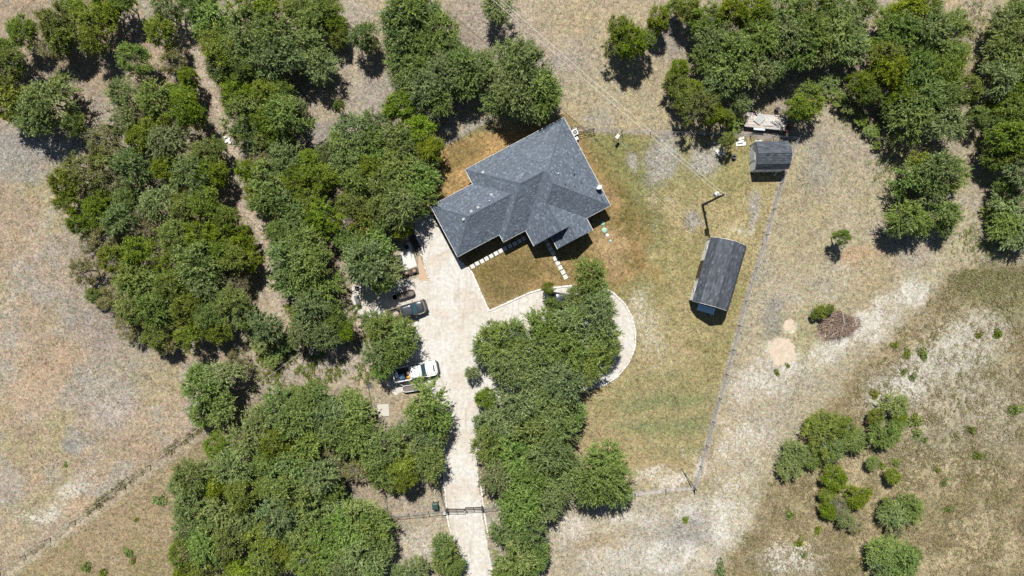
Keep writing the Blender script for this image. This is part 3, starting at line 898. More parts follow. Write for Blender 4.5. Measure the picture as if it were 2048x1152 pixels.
# stepping stones
def stones(name, pts, ang_, size):
    xs = [P(*p) for p in pts]
    st = poly_sheet(name, [], 0, None) if False else None
    mb = MB()
    a, b = xs[0], xs[-1]
    mb.box(((a.x + b.x) / 2, (a.y + b.y) / 2, .008), ((b - a).length + .7, .64, .012), math.atan2(b.y - a.y, b.x - a.x))
    root = mb.build(name, plain('path_bed_' + name, (.06, .062, .03), .95, .3, 6))
    tag(root, kind='structure')
    for p in xs:
        MB().box((p.x + random.uniform(-.02, .02), p.y + random.uniform(-.02, .02), .028), (size * random.uniform(.95, 1.04), size * random.uniform(.95, 1.04), .05), ang_ + random.uniform(-.05, .05), taper=.96).build('paving_slab', M['pale_slab'], root)
C6 = lambda x, y: (900 + x / 6.02, 400 + y / 6.02)
stones('path', [C6(*p) for p in ((270, 797), (328, 766), (385, 735), (441, 705), (498, 674), (554, 643), (610, 613), (664, 584), (721, 553), (779, 524), (835, 492), (890, 462))], ang, .56)
stones('path', [C6(*p) for p in ((1130, 425), (1157, 475), (1183, 532), (1211, 588), (1240, 640), (1268, 702), (1298, 758), (1329, 812), (1360, 868), (1391, 925))], ang, .58)

# condenser by the east wall
ac = empty('air_conditioner', P(1149, 267, 0)); tag(ac, 'beige air conditioning condenser with round fan beside the house wall', 'air conditioner')
MB().loft([rrect(.8, .8, .08, z) for z in (0.02, .75)]).xf(Matrix.Rotation(ang, 4, 'Z')).build('housing', M['white_plastic'], ac)
MB().lathe((0, 0, .752), [(.38, 0), (.38, .05), (.30, .06), (.30, .02), (.001, .02)], 20).build('fan_rim', M['white_plastic'], ac)
g = MB().lathe((0, 0, .775), [(.28, 0), (.28, .004), (.001, .004)], 20).build('fan_grille', M['dark_grey'], ac)
MB().box((0, 0, .8), (.12, .12, .05)).build('fan_hub', M['white_plastic'], ac)
MB().box((.25, -.75, .25), (.45, .4, .5), ang).build('line_box', M['white_plastic'], ac)

# septic lids
for x, y, r, m, lb in ((1205.5, 446.5, .30, 'teal_plastic', 'pale green septic lid half in the shade of the house eave'), (1209, 460.5, .36, 'teal_plastic', 'largest pale green round septic lid in the brown grass'),
                       (1214.8, 470.5, .22, 'white_plastic', 'white round septic lid between two pale green lids'), (1221, 482, .20, 'teal_plastic', 'smallest pale green septic lid, farthest from the house')):
    p = P(x, y)
    t = empty('septic_lid', (p.x, p.y, 0)); tag(t, lb, 'septic lid', 'septic lids in the grass east of the house')
    MB().lathe((0, 0, 0), [(r * 1.02, 0), (r, .06), (r * .9, .08), (r * .5, .10), (.001, .105)], 18).build('lid', M[m], t, True)
    MB().lathe((0, 0, .1), [(r * .25, 0), (r * .22, .03), (.001, .03)], 10).build('knob', M[m], t)

# ------------------------------------------------------------------ barn and shed
M['door_white'] = plain('door_white', (1.0, 1.0, 1.0), .4, .03)
def gambrel(root, O, ax, ac, L, w, he, hb, hr, inset, wallm, smat, ov=.12, expo=.22, wid=.45, eo=.1):
    """Gambrel building: O corner on the ground, ax along the ridge, ac across; root is an empty at O."""
    Z = Vector((0, 0, 1))
    prof = [(-eo, he - .06), (inset, hb), (w / 2, hr), (w - inset, hb), (w + eo, he - .06)]
    pt = lambda s, c, z: ax * s + ac * c + Z * z
    dk, sg = MB(), MB()
    for (c0, z0), (c1, z1) in zip(prof[:-1], prof[1:]):
        q = [pt(-ov, c0, z0), pt(L + ov, c0, z0), pt(L + ov, c1, z1), pt(-ov, c1, z1)]
        qq = [v - Z * .06 for v in q]
        dk.loft([qq, q])
        if z1 > z0: o_, u = q[0], (q[3] - q[0])
        else: o_, u = q[3], (q[0] - q[3])
        l = u.length; u = u / l
        shingle_facet(sg, o_, ax, u, [(0, 0), (L + 2 * ov, 0), (L + 2 * ov, l), (0, l)], expo, wid, .03, .012)
    dk.build('roof', M['dark_grey'], root)
    tag(sg.build('shingle', smat, root), kind='stuff')
    e = .03
    pro2 = [(0, 0), (w, 0), (w, he), (w - inset - .02, hb - .12), (w / 2, hr - .12), (inset + .02, hb - .12), (0, he)]
    wl = MB()
    wl.loft([[pt(0, c, z) for c, z in pro2], [pt(L, c, z) for c, z in pro2]])
    wl.build('wall', wallm, root)
    for s in (-ov - .03, L + ov):
        for (c0, z0), (c1, z1) in zip(prof[:-1], prof[1:]):
            rb = MB()
            rb.loft([[pt(s, c0, z0 - .12), pt(s + .03, c0, z0 - .12), pt(s + .03, c0, z0 + .03), pt(s, c0, z0 + .03)], [pt(s, c1, z1 - .12), pt(s + .03, c1, z1 - .12), pt(s + .03, c1, z1 + .03), pt(s, c1, z1 + .03)]])
            rb.build('rake_board', wallm, root)
    return pt
O = P(1378.5, 600.3); ax = (P(1414, 478.4) - O); L = ax.length; ax.normalize(); ac_ = Vector((ax.y, -ax.x, 0))
barn = empty('barn', O); tag(barn, 'long gambrel barn with charcoal shingles and white west wall', 'barn')
pt = gambrel(barn, O, ax, ac_, L, 4.7, 2.0, 3.4, 4.5, .6, M['door_white'], M['shingle_dark'], eo=.04)
def wallbox(root, pt, s0, s1, c, z0, z1, name, m, th=.05, parent=None):
    a, b = pt(s0, c, 0), pt(s1, c, 0)
    d_ = (b - a).normalized(); nn = Vector((-d_.y, d_.x, 0))
    q = [a + Vector((0, 0, z0)), b + Vector((0, 0, z0)), b + Vector((0, 0, z1)), a + Vector((0, 0, z1))]
    return MB().loft([[v - nn * th for v in q], [v + nn * th for v in q]]).build(name, m, parent or root)
dr = wallbox(barn, pt, 2.95, 5.45, 0, .05, 1.82, 'door', M['brown_wood'])
wallbox(barn, pt, 4.17, 4.23, 0, .1, 1.8, 'door_gap', M['dark_wood'], .06, dr)
for s0 in (1.2, 7.0):
    f = wallbox(barn, pt, s0, s0 + .5, 0, .8, 1.3, 'window', M['white_trim'])
    wallbox(barn, pt, s0 + .08, s0 + .42, 0, .88, 1.22, 'pane', M['glass'], .065, f)
for s0 in (0, 2.85, 5.45, L - .1):
    wallbox(barn, pt, s0, s0 + .1, 0, 0, 1.86, 'corner_board', M['white_trim'], .07)
# end door and ramp with the sky's blue light painted into its colour
e0 = MB(); Zv = Vector((0, 0, 1))
q = [ac_ * 1.2, ac_ * 3.4, ac_ * 3.4 + Zv * 2.1, ac_ * 1.2 + Zv * 2.1]
MB().loft([[v - ax * .04 for v in q], [v + ax * .04 for v in q]]).build('end_door', M['brown_wood'], barn)
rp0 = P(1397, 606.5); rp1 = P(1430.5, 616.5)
ramp_t = empty('ramp', rp0); tag(ramp_t, 'flat ramp, blue sky light painted on, at the shaded barn gable', 'ramp')
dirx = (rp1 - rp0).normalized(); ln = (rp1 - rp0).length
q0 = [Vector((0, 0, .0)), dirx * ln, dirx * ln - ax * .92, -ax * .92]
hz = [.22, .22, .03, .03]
MB().loft([q0, [v + Zv * z for v, z in zip(q0, hz)]]).build('ramp_plate', M['painted_sky_light'], ramp_t)
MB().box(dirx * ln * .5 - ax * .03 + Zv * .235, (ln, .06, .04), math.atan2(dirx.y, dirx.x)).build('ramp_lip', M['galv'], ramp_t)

O = P(1501, 344); nx_ = P(1504, 290.5); ax2 = (P(1562, 343.0) - O); L2 = ax2.length; ax2.normalize()
ac2 = Vector((-ax2.y, ax2.x, 0))
shed = empty('shed', O); tag(shed, 'small gambrel shed with grey siding and charcoal shingle roof', 'shed')
w2 = (nx_ - O).length
pt2 = gambrel(shed, O, ax2, ac2, L2, w2, 2.25, 2.95, 3.5, .55, M['dark_grey'], M['shingle_dark'], .12, eo=.03)
for i in range(3):      # pale door leaves on the south wall
    s0 = .12 + i * (L2 - .2) / 3
    dd = wallbox(shed, pt2, s0, s0 + (L2 - .2) / 3 - .16, -.03, .12, 2.05, 'door_panel', M['door_white'], .05)
    wallbox(shed, pt2, s0 + .1, s0 + .16, 0, .9, 1.15, 'handle', M['black_plastic'], .10, dd)
# lapped siding boards on the west gable
prof = [(0, 2.2), (.57, 2.83), (w2 / 2, 3.38), (w2 - .57, 2.83), (w2, 2.2)]
def gz(c):
    for (c0, z0), (c1, z1) in zip(prof[:-1], prof[1:]):
        if c0 <= c <= c1: return z0 + (z1 - z0) * (c - c0) / (c1 - c0)
    return 0
bw = .21; nb = int(3.4 / bw)
for i in range(nb):
    z0 = .05 + i * bw
    cs = [c for c in np.linspace(0.02, w2 - .02, 80) if gz(c) > z0 + bw * .6]
    if not cs: continue
    c0, c1 = cs[0], cs[-1]
    mb = MB()
    mb.loft([[pt2(-.035, c0, z0), pt2(-.035, c1, z0), pt2(-.012, c1, z0 + bw), pt2(-.012, c0, z0 + bw)], [pt2(-.002, c0, z0), pt2(-.002, c1, z0), pt2(-.002, c1, z0 + bw), pt2(-.002, c0, z0 + bw)]], tint=random.random())
    mb.build('siding_board', M['grey_siding'], shed)
for c in (0.02, w2 - .02):
    MB().box(pt2(-.03, c, 1.1), (.1, .1, 2.2), math.atan2(ax2.y, ax2.x)).build('corner_board', M['white_trim'], shed)
MB().box(pt2(-.05, w2 / 2, 1.0), (.05, .95, 1.95), math.atan2(ax2.y, ax2.x)).build('side_door', M['grey_siding'], shed)
sl = empty('bracket_pole', P(1549, 350)); tag(sl, 'short pale board leaning in the shade before the small shed', 'board')
MB().tube([(0, 0, .02), (.25, .55, .9)], .06, n=4).build('shaft', M['white_siding'], sl)
MB().box((0, 0, .03), (.2, .2, .05)).build('foot', M['galv'], sl)

# ------------------------------------------------------------------ vehicles
def ring(L0, L1, hw, r, z, nose=.0, n=5):
    """Plan outline of a vehicle between x=L0 and x=L1, half width hw, rounded, with a bowed nose."""
    pts = rrect(L1 - L0, 2 * hw, r, z, n, (L0 + L1) / 2, 0)
    out = []
    for p in pts:
        q = p.copy()
        if q.x > L1 - r - 1e-6 and nose:
            q.x -= nose * (q.y / hw) ** 2
        out.append(q)
    return out
def wheel(root, x, y, r=.38, w=.26):
    mb = MB().lathe((0, 0, 0), [(r * .6, -w / 2), (r * .93, -w / 2), (r, -w * .3), (r, w * .3), (r * .93, w / 2), (r * .6, w / 2)], 20)
    T = Matrix.Translation((x, y, r)) @ Matrix.Rotation(R(90), 4, 'X')
    wl = mb.xf(T).build('wheel', M['rubber'], root, True)
    MB().lathe((0, 0, 0), [(r * .6, -w * .35), (r * .62, w * .35), (r * .2, w * .42), (.001, w * .42)], 14).xf(T if y < 0 else Matrix.Translation((x, y, r)) @ Matrix.Rotation(R(-90), 4, 'X')).build('rim', M['chrome'], wl)
def pickup(name, label, loc, rz, body, roofm, hoodm, Lh=2.95, hw=.98, crew=True, vent=False, sidem=None):
    t = empty(name, loc, rz); tag(t, label, 'pickup truck')
    F = Lh
    b = MB()
    b.loft([ring(-Lh + .1, F - .12, hw - .06, .22, .42, .14), ring(-Lh + .02, F, hw, .28, .62, .16), ring(-Lh, F - .03, hw, .3, .86, .17), ring(-Lh + .03, F - .14, hw - .04, .34, 1.02, .2)])
    b.build('body', sidem or body, t, False)
    cx0, cx1 = (-.72, 1.32) if crew else (-.55, 1.2)
    # hood with a raised centre
    MB().loft([ring(cx1 - .1, F - .2, hw - .10, .3, 1.0, .2), ring(cx1 - .1, F - .28, hw - .16, .34, 1.10, .2), ring(cx1 - .1, F - .55, hw - .38, .3, 1.14, .16)]).build('hood', hoodm, t, True)
    if vent: MB().box((F - .55, 0, 1.145), (.16, .85, .03)).build('hood_vent', M['black_plastic'], t)
    MB().box((F + .0, 0, .56), (.16, 1.5, .22), taper=.9).build('front_bumper', M['black_plastic'], t)
    MB().box((F - .06, 0, .80), (.1, 1.1, .22)).build('grille', M['black_plastic'], t)
    for s in (-1, 1):
        MB().box((F - .16, s * (hw - .20), .84), (.22, .30, .16), s * -.3).build('headlight', M['glass'], t)
        mr = MB().box((cx1 - .3, s * (hw + .14), 1.12), (.14, .2, .18), s * .2, taper=.85).build('mirror', M['black_plastic'], t)
        MB().box((-Lh + .05, s * (hw - .12), .82), (.08, .14, .35)).build('tail_light', M['red'], t)
    # cab: glass house under a roof panel
    MB().loft([ring(cx0, cx1 + .05, hw - .06, .12, 1.0), ring(cx0 + .1, cx1 - .5, hw - .2, .12, 1.60)]).build('cab', M['glass'], t)
    ws = MB()
    g0, g1 = cx1 + .07, cx1 - .49
    ws.loft([[Vector((g0, -hw + .16, 1.03)), Vector((g0, hw - .16, 1.03)), Vector((g1, hw - .28, 1.60)), Vector((g1, -hw + .28, 1.60))],
             [Vector((g0 + .03, -hw + .16, 1.05)), Vector((g0 + .03, hw - .16, 1.05)), Vector((g1 + .03, hw - .28, 1.62)), Vector((g1 + .03, -hw + .28, 1.62))]])
    ws.build('windshield', M['windshield'], t)
    for s in (-1, 1):
        MB().tube([(g0, s * .12 - .2, 1.075), (g0 - .22, s * .12 + .25, 1.29)], .012, n=4).build('wiper', M['black_plastic'], t)
        for xx in ((cx0 + .05, cx0 + .1), (cx1 + .04, cx1 - .5), ((cx0 + cx1) / 2 - .1, (cx0 + cx1) / 2 - .12)):
            MB().tube([(xx[0], s * (hw - .07), 1.0), (xx[1], s * (hw - .2), 1.6)], .045, n=5).build('pillar', body, t)
        MB().tube([(cx0, s * (hw - .04), 1.02), (cx1 + .1, s * (hw - .04), 1.03), (F - .5, s * (hw - .08), 1.01)], .035, n=5).build('belt_trim', body, t)
    MB().loft([ring(cx0 + .06, cx1 - .45, hw - .2, .16, 1.58), ring(cx0 + .1, cx1 - .48, hw - .22, .2, 1.65), ring(cx0 + .3, cx1 - .7, hw - .45, .25, 1.69)]).build('cab_roof', roofm, t, True)
    # bed: floor, sides, tailgate
    x0, x1 = -Lh + .02, cx0 - .06
    MB().box(((x0 + x1) / 2, 0, 1.03), (x1 - x0 - .1, 2 * hw - .32, .02)).build('bed_floor', M['black_plastic'] , t)
    for s in (-1, 1):
        MB().box(((x0 + x1) / 2, s * (hw - .1), 1.16), (x1 - x0, .14, .34), taper=.98).build('bed_side', body, t)
        for xw in (F - .98, -Lh + 1.15): wheel(t, xw, s * (hw - .12))
    MB().box((x0 + .05, 0, 1.15), (.1, 2 * hw - .3, .34)).build('tailgate', body, t)
    MB().box((x1 - .03, 0, 1.14), (.08, 2 * hw - .3, .3)).build('bed_front', body, t)
    MB().box((x0 - .1, 0, .55), (.2, 1.7, .18)).build('rear_bumper', M['chrome'], t)
    return t
wp = P(831.5, 743, 1.0); WR = R(10.5)
pickup('pickup_truck', 'white crew cab pickup half under a tree on the white gravel', (wp.x, wp.y, .01), WR, M['white_paint'], M['white_paint'], M['white_paint'], 2.98, .99, vent=True)
dp = P(814, 622, 1.0); DR = R(17)
pickup('pickup_truck', 'dark grey pickup with a loaded bed parked on white gravel', (dp.x, dp.y, .01), DR, M['tan_reflection'], M['black_paint'], M['black_paint'], 2.6, .92, sidem=M['tan_reflection'])
def on(loc, rz, x, y, z):
    return Vector((loc.x, loc.y, .01)) + Matrix.Rotation(rz, 3, 'Z') @ Vector((x, y, z))
def bag(name, label, cat, p, size, m, rz=0, grp=None):
    t = empty(name, p, rz); tag(t, label, cat, grp)
    sx, sy, sz = size
    MB().loft([rrect(sx * k, sy * k, min(sx, sy) * k * .3, sz * z, 3, random.uniform(-.02, .02), 0) for k, z in ((.8, 0), (1, .25), (.97, .7), (.72, 1.0))]).build('body', m, t, True)
    MB().tube([(-sx * .2, 0, sz * 1.0), (0, 0, sz * 1.1), (sx * .2, 0, sz * 1.0)], .02, n=5).build('handle', M['black_plastic'], t)
    return t
bag('fuel_can', 'yellow can in the white pickup bed behind the cab', 'can', on(wp, WR, -1.05, -.55, 1.04), (.5, .4, .36), M['yellow'], WR + .2)
bag('duffel_bag', 'faded red bag beside the yellow can in the pickup bed', 'bag', on(wp, WR, -1.0, -.05, 1.04), (.4, .36, .3), M['pink_stuff'], WR)
bag('storage_tub', 'blue storage tub in the white pickup bed', 'tub', on(wp, WR, -1.9, -.3, 1.04), (.9, .8, .34), M['blue_tub'], WR)
bag('storage_tub', 'grey bin nearest the tailgate of the white pickup', 'tub', on(wp, WR, -2.55, .1, 1.04), (.5, .9, .3), M['galv'], WR)
bag('cardboard_box', 'tan cardboard box in the bed of the dark pickup', 'box', on(dp, DR, -1.45, .0, 1.04), (.8, .7, .35), M['tan_stuff'], DR + .1)
bag('cardboard_box', 'pale box by the tailgate of the dark pickup', 'box', on(dp, DR, -2.15, -.25, 1.04), (.6, .7, .3), M['pale_slab'], DR - .2)
bag('duffel_bag', 'dull pink bag in the dark pickup bed', 'bag', on(dp, DR, -1.15, -.5, 1.04), (.4, .4, .3), M['pink_stuff'], DR)
bag('trash_bag', 'black trash bag in the dark pickup bed behind the cab', 'bag', on(dp, DR, -1.05, .5, 1.04), (.5, .45, .34), M['black_plastic'], DR)

def car(name, label, loc, rz, body, roofm, L=4.6, hw=.9):
    t = empty(name, loc, rz); tag(t, label, 'car')
    h = L / 2
    MB().loft([ring(-h + .1, h - .1, hw - .05, .3, .3, .14), ring(-h, h, hw, .4, .55, .18), ring(-h + .02, h - .05, hw, .42, .78, .2), ring(-h + .1, h - .25, hw - .05, .45, .95, .25)]).build('body', body, t)
    MB().loft([ring(-h + .5, .95, hw - .08, .25, .93), ring(-h + 1.0, .3, hw - .22, .25, 1.42)]).build('glasshouse', M['glass'], t)
    MB().loft([ring(-h + .95, .32, hw - .21, .25, 1.41), ring(-h + 1.1, .22, hw - .28, .25, 1.47)]).build('roof', roofm, t, True)
    ws = [[Vector((.97, -hw + .18, .95)), Vector((.97, hw - .18, .95)), Vector((.32, hw - .3, 1.42)), Vector((.32, -hw + .3, 1.42))]]
    ws.append([v + Vector((.03, 0, .02)) for v in ws[0]])
    MB().loft(ws).build('windshield', M['windshield'], t)
    MB().loft([ring(.8, h - .2, hw - .1, .35, .93, .2), ring(.85, h - .5, hw - .25, .35, 1.0, .2)]).build('hood', body, t, True)
    for s in (-1, 1):
        for xw in (h - .85, -h + .9): wheel(t, xw, s * (hw - .1), .33, .22)
        MB().box((h - .22, s * (hw - .25), .72), (.2, .3, .14), s * -.4).build('headlight', M['glass'], t)
        MB().box((.72, s * (hw + .07), .98), (.12, .18, .13)).build('mirror', body, t)
        MB().box((-h + .05, s * (hw - .2), .78), (.06, .3, .14)).build('tail_light', M['red'], t)
    MB().box((h - .03, 0, .5), (.12, 1.4, .2)).build('front_bumper', body, t)
    return t
cp = P(1128, 600, .8)
car('parked_car', 'dark navy car half hidden under trees beside the front lawn', (cp.x, cp.y, .01), R(-8), M['navy_paint'], M['navy_paint'])
cp = P(1036, 696, .8)
car('parked_car', 'white car nearly hidden under the oaks of the drive loop', (cp.x, cp.y, .01), R(70), M['white_paint'], M['white_paint'])
# ------------------------------------------------------------------ yard things
def tank(name, label, c, rz, L, w, h, rimm, wallm, fill):
    t = empty(name, (c.x, c.y, 0), rz); tag(t, label, 'stock tank', 'long oval tanks beside the parked trucks')
    mb = MB()
    n = 8; r = w / 2 - .01
    mb.loft([rrect(L - .08, w - .08, r - .04, .02, n), rrect(L, w, r, .1, n), rrect(L, w, r, h, n), rrect(L - .08, w - .08, r - .04, h, n), rrect(L - .1, w - .1, r - .05, h - .25, n)], cap=False)
    mb.build('shell', wallm, t)
    pts = rrect(L, w, r, h + .01, n); pts.append(pts[0])
    MB().tube(pts, .045, n=6, cap=False).build('rim', rimm, t)
    MB().loft([rrect(L - .09, w - .09, r - .045, h - .3, n), rrect(L - .09, w - .09, r - .045, h - .16, n)]).build('soil', fill, t)
    return t
c = P(827.8, 775.5, .5)
tk = tank('stock_tank', 'pale rimmed oval steel tank on the ground beside the white pickup', c, R(8), 3.0, .84, .6, M['white_plastic'], M['galv'], M['soil'])
tb = empty('pipe_bar', P(797, 768, .5)); tag(tb, 'grey pipe bar running from the white pickup tail to the oval tank', 'pipe')
a = P(787, 761, .62); b = P(808, 772.5, .62); q = tb.location
MB().tube([a - q, b - q], .06, n=6).build('bar', M['galv'], tb)
MB().tube([a - q, Vector((a.x - q.x, a.y - q.y, -q.z + .02))], .045, n=6).build('leg', M['galv'], tb)
c = P(811.5, 589, .5)
tank('stock_tank', 'rusty dark oval tank full of brown debris above the dark pickup', c, R(17), 2.4, .82, .62, M['rusty'], M['rusty'], M['soil'])
c = P(790.5, 594.5, .3)
pot = empty('planter_pot', (c.x, c.y, 0)); tag(pot, 'round black pot with a pale rim at the rusty tank end', 'planter pot')
MB().lathe((0, 0, 0), [(.3, 0), (.42, .4), (.43, .42), (.37, .42), (.34, .3), (.001, .3)], 18).build('bowl', M['black_plastic'], pot, True)
MB().lathe((0, 0, .42), [(.44, 0), (.44, .03), (.37, .03), (.37, 0)], 18).build('rim', M['white_plastic'], pot)

# slab, dark deck and stools west of the house
slab = poly_sheet('patio', [(812.5, 486), (819.5, 484.5), (834, 532), (802, 543), (795, 520)], .05, M['pale_slab'])
dk = empty('deck_step', P(815, 546)); tag(dk, 'dark brown wooden step below the pale patio slab', 'step')
a0, a1 = P(794, 551), P(836, 538.5); d_ = (a1 - a0).normalized(); n_ = Vector((d_.y, -d_.x, 0)); O_ = dk.location
for i in range(5):
    cc = (a0 + a1) / 2 - O_ + n_ * (-.2 + i * .15)
    MB().box((cc.x, cc.y, .16), ((a1 - a0).length, .14, .28), math.atan2(d_.y, d_.x), tint=random.random()).build('plank', M['dark_wood'], dk)
for x, y, lb in ((813.5, 547, 'round tan stool at the middle of the dark wooden step'), (828.6, 542, 'round tan stool at the gravel end of the dark wooden step')):
    p = P(x, y, .6)
    t = empty('stool', (p.x, p.y, .3)); tag(t, lb, 'stool', 'round stools on the dark step')
    MB().lathe((0, 0, .30), [(.22, 0), (.23, .03), (.22, .06), (.001, .07)], 16).build('seat', M['terracotta'], t, True)
    for k in range(4):
        MB().tube([(.1 * math.cos(k * 1.57), .1 * math.sin(k * 1.57), .3), (.17 * math.cos(k * 1.57), .17 * math.sin(k * 1.57), 0)], .018, n=5).build('leg', M['rusty'], t)
dk2 = empty('boardwalk', P(829, 480)); tag(dk2, 'dark stained boardwalk between the patio slab and white gravel', 'boardwalk')
a0, a1 = P(813, 452), P(838, 502); d_ = (a1 - a0).normalized(); n_ = Vector((-d_.y, d_.x, 0)); O_ = dk2.location
for i in range(24):
    cc = a0.lerp(a1, (i + .5) / 24) - O_
    MB().box((cc.x, cc.y, .06), (.14, .85, .08), math.atan2(d_.y, d_.x), tint=random.random()).build('plank', M['dark_wood'], dk2)
p = P(813.4, 494.3, .3)
fp = empty('fire_pit', (p.x, p.y, .05)); tag(fp, 'round black fire pit on the pale patio slab', 'fire pit')
MB().lathe((0, 0, .12), [(.12, 0), (.3, .12), (.33, .3), (.30, .3), (.26, .16), (.001, .1)], 18).build('bowl', M['black_plastic'], fp, True)
for k in range(3): MB().tube([(.2 * math.cos(k * 2.1), .2 * math.sin(k * 2.1), .16), (.28 * math.cos(k * 2.1), .28 * math.sin(k * 2.1), 0)], .02, n=5).build('leg', M['black_plastic'], fp)
def chair(p, rz, lb):
    t = empty('patio_chair', (p.x, p.y, .05), rz); tag(t, lb, 'chair', 'dark chairs on the patio slab')
    MB().box((0, 0, .42), (.5, .5, .05)).build('seat', M['dark_grey'], t)
    MB().box((-.27, 0, .7), (.05, .5, .5), M=Matrix.Rotation(R(-12), 3, 'Y')).build('backrest', M['dark_grey'], t)
    for sx in (-1, 1):
        for sy in (-1, 1): MB().tube([(sx * .22, sy * .22, .41), (sx * .25, sy * .24, 0)], .02, n=5).build('leg', M['black_plastic'], t)
        MB().tube([(-.22, sx * .27, .62), (.22, sx * .27, .62), (.24, sx * .26, .3)], .022, n=5).build('armrest', M['black_plastic'], t)
chair(P(799.5, 514, .4), R(10), 'dark patio chair half under the oak by the slab')
chair(P(799, 524, .4), R(-30), 'lower dark patio chair beside the slab under the oak')
# storage box, small slab
p = P(715, 601, .5)
bx = empty('storage_box', (p.x, p.y, 0), R(17)); tag(bx, 'dark grey metal storage box at the gravel edge', 'storage box')
MB().loft([rrect(.50, 1.35, .05, z) for z in (.05, .72)]).build('body', M['dark_grey'], bx)
lid = MB().loft([rrect(.54, 1.12, .06, .72, cy=.12), rrect(.50, 1.08, .08, .80, cy=.12)]).build('lid', plain('grey_lid', (.10, .105, .11), .45, .1), bx)
MB().tube([(.27, -.1, .74), (.31, -.1, .76), (.31, .3, .76), (.27, .3, .74)], .015, n=5).build('handle', M['chrome'], lid)
MB().box((0, -.82, .35), (.4, .3, .05)).build('side_shelf', M['black_plastic'], bx)
poly_sheet('paving', [(706, 578), (726, 574), (729, 586), (709, 590)], .03, M['concrete'])
cr = empty('crate', P(714, 576, .2)); cr.location.z = .03; tag(cr, 'dark square crate on the cream paving slab under the oak', 'crate')
MB().loft([rrect(.5, .42, .03, 0), rrect(.52, .44, .03, .35), rrect(.46, .38, .03, .35), rrect(.44, .36, .03, .08)]).build('shell', M['black_plastic'], cr)
MB().box((0, .24, .3), (.2, .03, .05)).build('handle', M['dark_grey'], cr)
# utility pad and metal grate, rusty edging
pad = empty('utility_pad', P(766.3, 820.5), R(-6)); tag(pad, 'square cream concrete pad in the dry grass below the trucks', 'concrete pad')
MB().loft([rrect(1.6, 1.62, .04, 0), rrect(1.6, 1.62, .04, .09), rrect(1.54, 1.56, .04, .11)]).xf(Matrix.Rotation(R(9), 4, 'Z')).build('slab', M['concrete'], pad)
gr = empty('metal_grate', P(736.5, 768.5), R(22)); tag(gr, 'narrow dark metal grate lying on the dry ground', 'grate')
MB().box((0, 0, .05), (.46, 1.25, .05)).build('tray', M['dark_grey'], gr)
for s in (-1, 1): MB().box((s * .23, 0, .09), (.05, 1.3, .08)).build('rail', M['rusty'], gr)
MB().box((0, -.64, .09), (.5, .06, .08)).build('end_bar', M['galv'], gr)
ed = empty('garden_edging', P(735, 750)); tag(ed, 'thin rusty steel edging line across the dry ground', 'edging')
pts = [P(*q) for q in ((700, 585), (706, 622), (716, 670), (726, 712), (732, 745), (740, 790), (745, 822), (751, 872))]
for a, b in zip(pts[:-1], pts[1:]):
    c = (a + b) / 2 - ed.location
    MB().box((c.x, c.y, .08), ((b - a).length, .05, .16), math.atan2(b.y - a.y, b.x - a.x)).build('strip', M['rusty'], ed)

# ------------------------------------------------------------------ fences
def fence(name, label, pts_px, ph=1.2, step=3.6, postm=None, r=.045, mesh=False, rail=False, wires=4, tilt=0.0, grp=None, wr=.006):
    pts = [P(*q) for q in pts_px]
    root = empty(name, (pts[0].x, pts[0].y, 0)); tag(root, label, 'fence', grp)
    O = root.location; Z = Vector((0, 0, 1))
    postm = postm or M['fence_pipe']
    wm = MB()
    posts = []
    for a, b in zip(pts[:-1], pts[1:]):
        n = max(1, round((b - a).length / step))
        for k in range(n): posts.append(a.lerp(b, k / n))
    posts.append(pts[-1])
    tops = []
    for q in posts:
        b = q - O
        t = b + Vector((random.uniform(-tilt, tilt), random.uniform(-tilt, tilt), ph + random.uniform(.0, .12)))
        MB().tube([b, t], r, n=7).build('post', postm, root)
        tops.append(t)
    for a, b in zip(posts[:-1], posts[1:]):
        a, b = a - O, b - O
        L = (b - a).length
        for w in range(wires):
            z = ph * (w + 1) / wires
            m_ = (a + b) / 2 + Z * (z - .03) + Vector((random.uniform(-.02, .02), random.uniform(-.02, .02), 0))
            wm.tube([a + Z * z, m_, b + Z * z], wr, n=3, cap=False)
        if mesh:
            for k in range(int(L / .16)):
                x = a.lerp(b, k * .16 / L)
                for sg in (-1, 1):
                    y = k * .16 / L + sg * ph * .6 / L
                    y = min(1, max(0, y))
                    e = a.lerp(b, y)
                    wm.tube([x + Z * .03, e + Z * (ph * min(1, abs(y - k * .16 / L) * L / (ph * .6)) - .02)], wr * .8, n=3, cap=False)
        if rail:
            MB().tube([a + Z * ph, b + Z * ph], .03, n=6).build('rail', postm, root)
    wm.build('mesh' if mesh else 'wire', M['fence_wire'], root)
    return root
fence('wire_fence', 'wire fence along the east side of the yard past the barn', FENCE_E, 1.25, 3.7, mesh=True, tilt=.05, wr=.007)
fence('wire_fence', 'wire fence along the bare strip north of the yard', FENCE_N[1:], 1.2, 4.0, tilt=.05)
fence('wire_fence', 'short wire fence along the south end of the yard', FENCE_S, 1.2, 4.2, tilt=.05)
fence('wire_fence', 'wire fence along the golden grass behind the house', FENCE_NW, 1.3, 3.4, mesh=True)
fence('wire_fence', 'old wire fence along the weedy furrow of the west field', FENCE_W, 1.1, 4.0, postm=M['pole_wood'], r=.06, tilt=.08, wires=3)
fence('chain_link_fence', 'chain link fence between the gate and the grove beside the green bin', [(777, 1030), (818, 1026.5), (857, 1022.5), (893, 1018)], 1.25, 2.8, mesh=True, rail=True)
fence('chain_link_fence', 'chain link fence from the gate to the oaks of the drive', [(967, 1013.5), (992, 1011), (1040, 1006)], 1.25, 2.6, mesh=True, rail=True)
fence('chain_link_fence', 'short fence run above the chain link by the grove', [(771, 985), (777, 1030)], 1.2, 3, mesh=True)
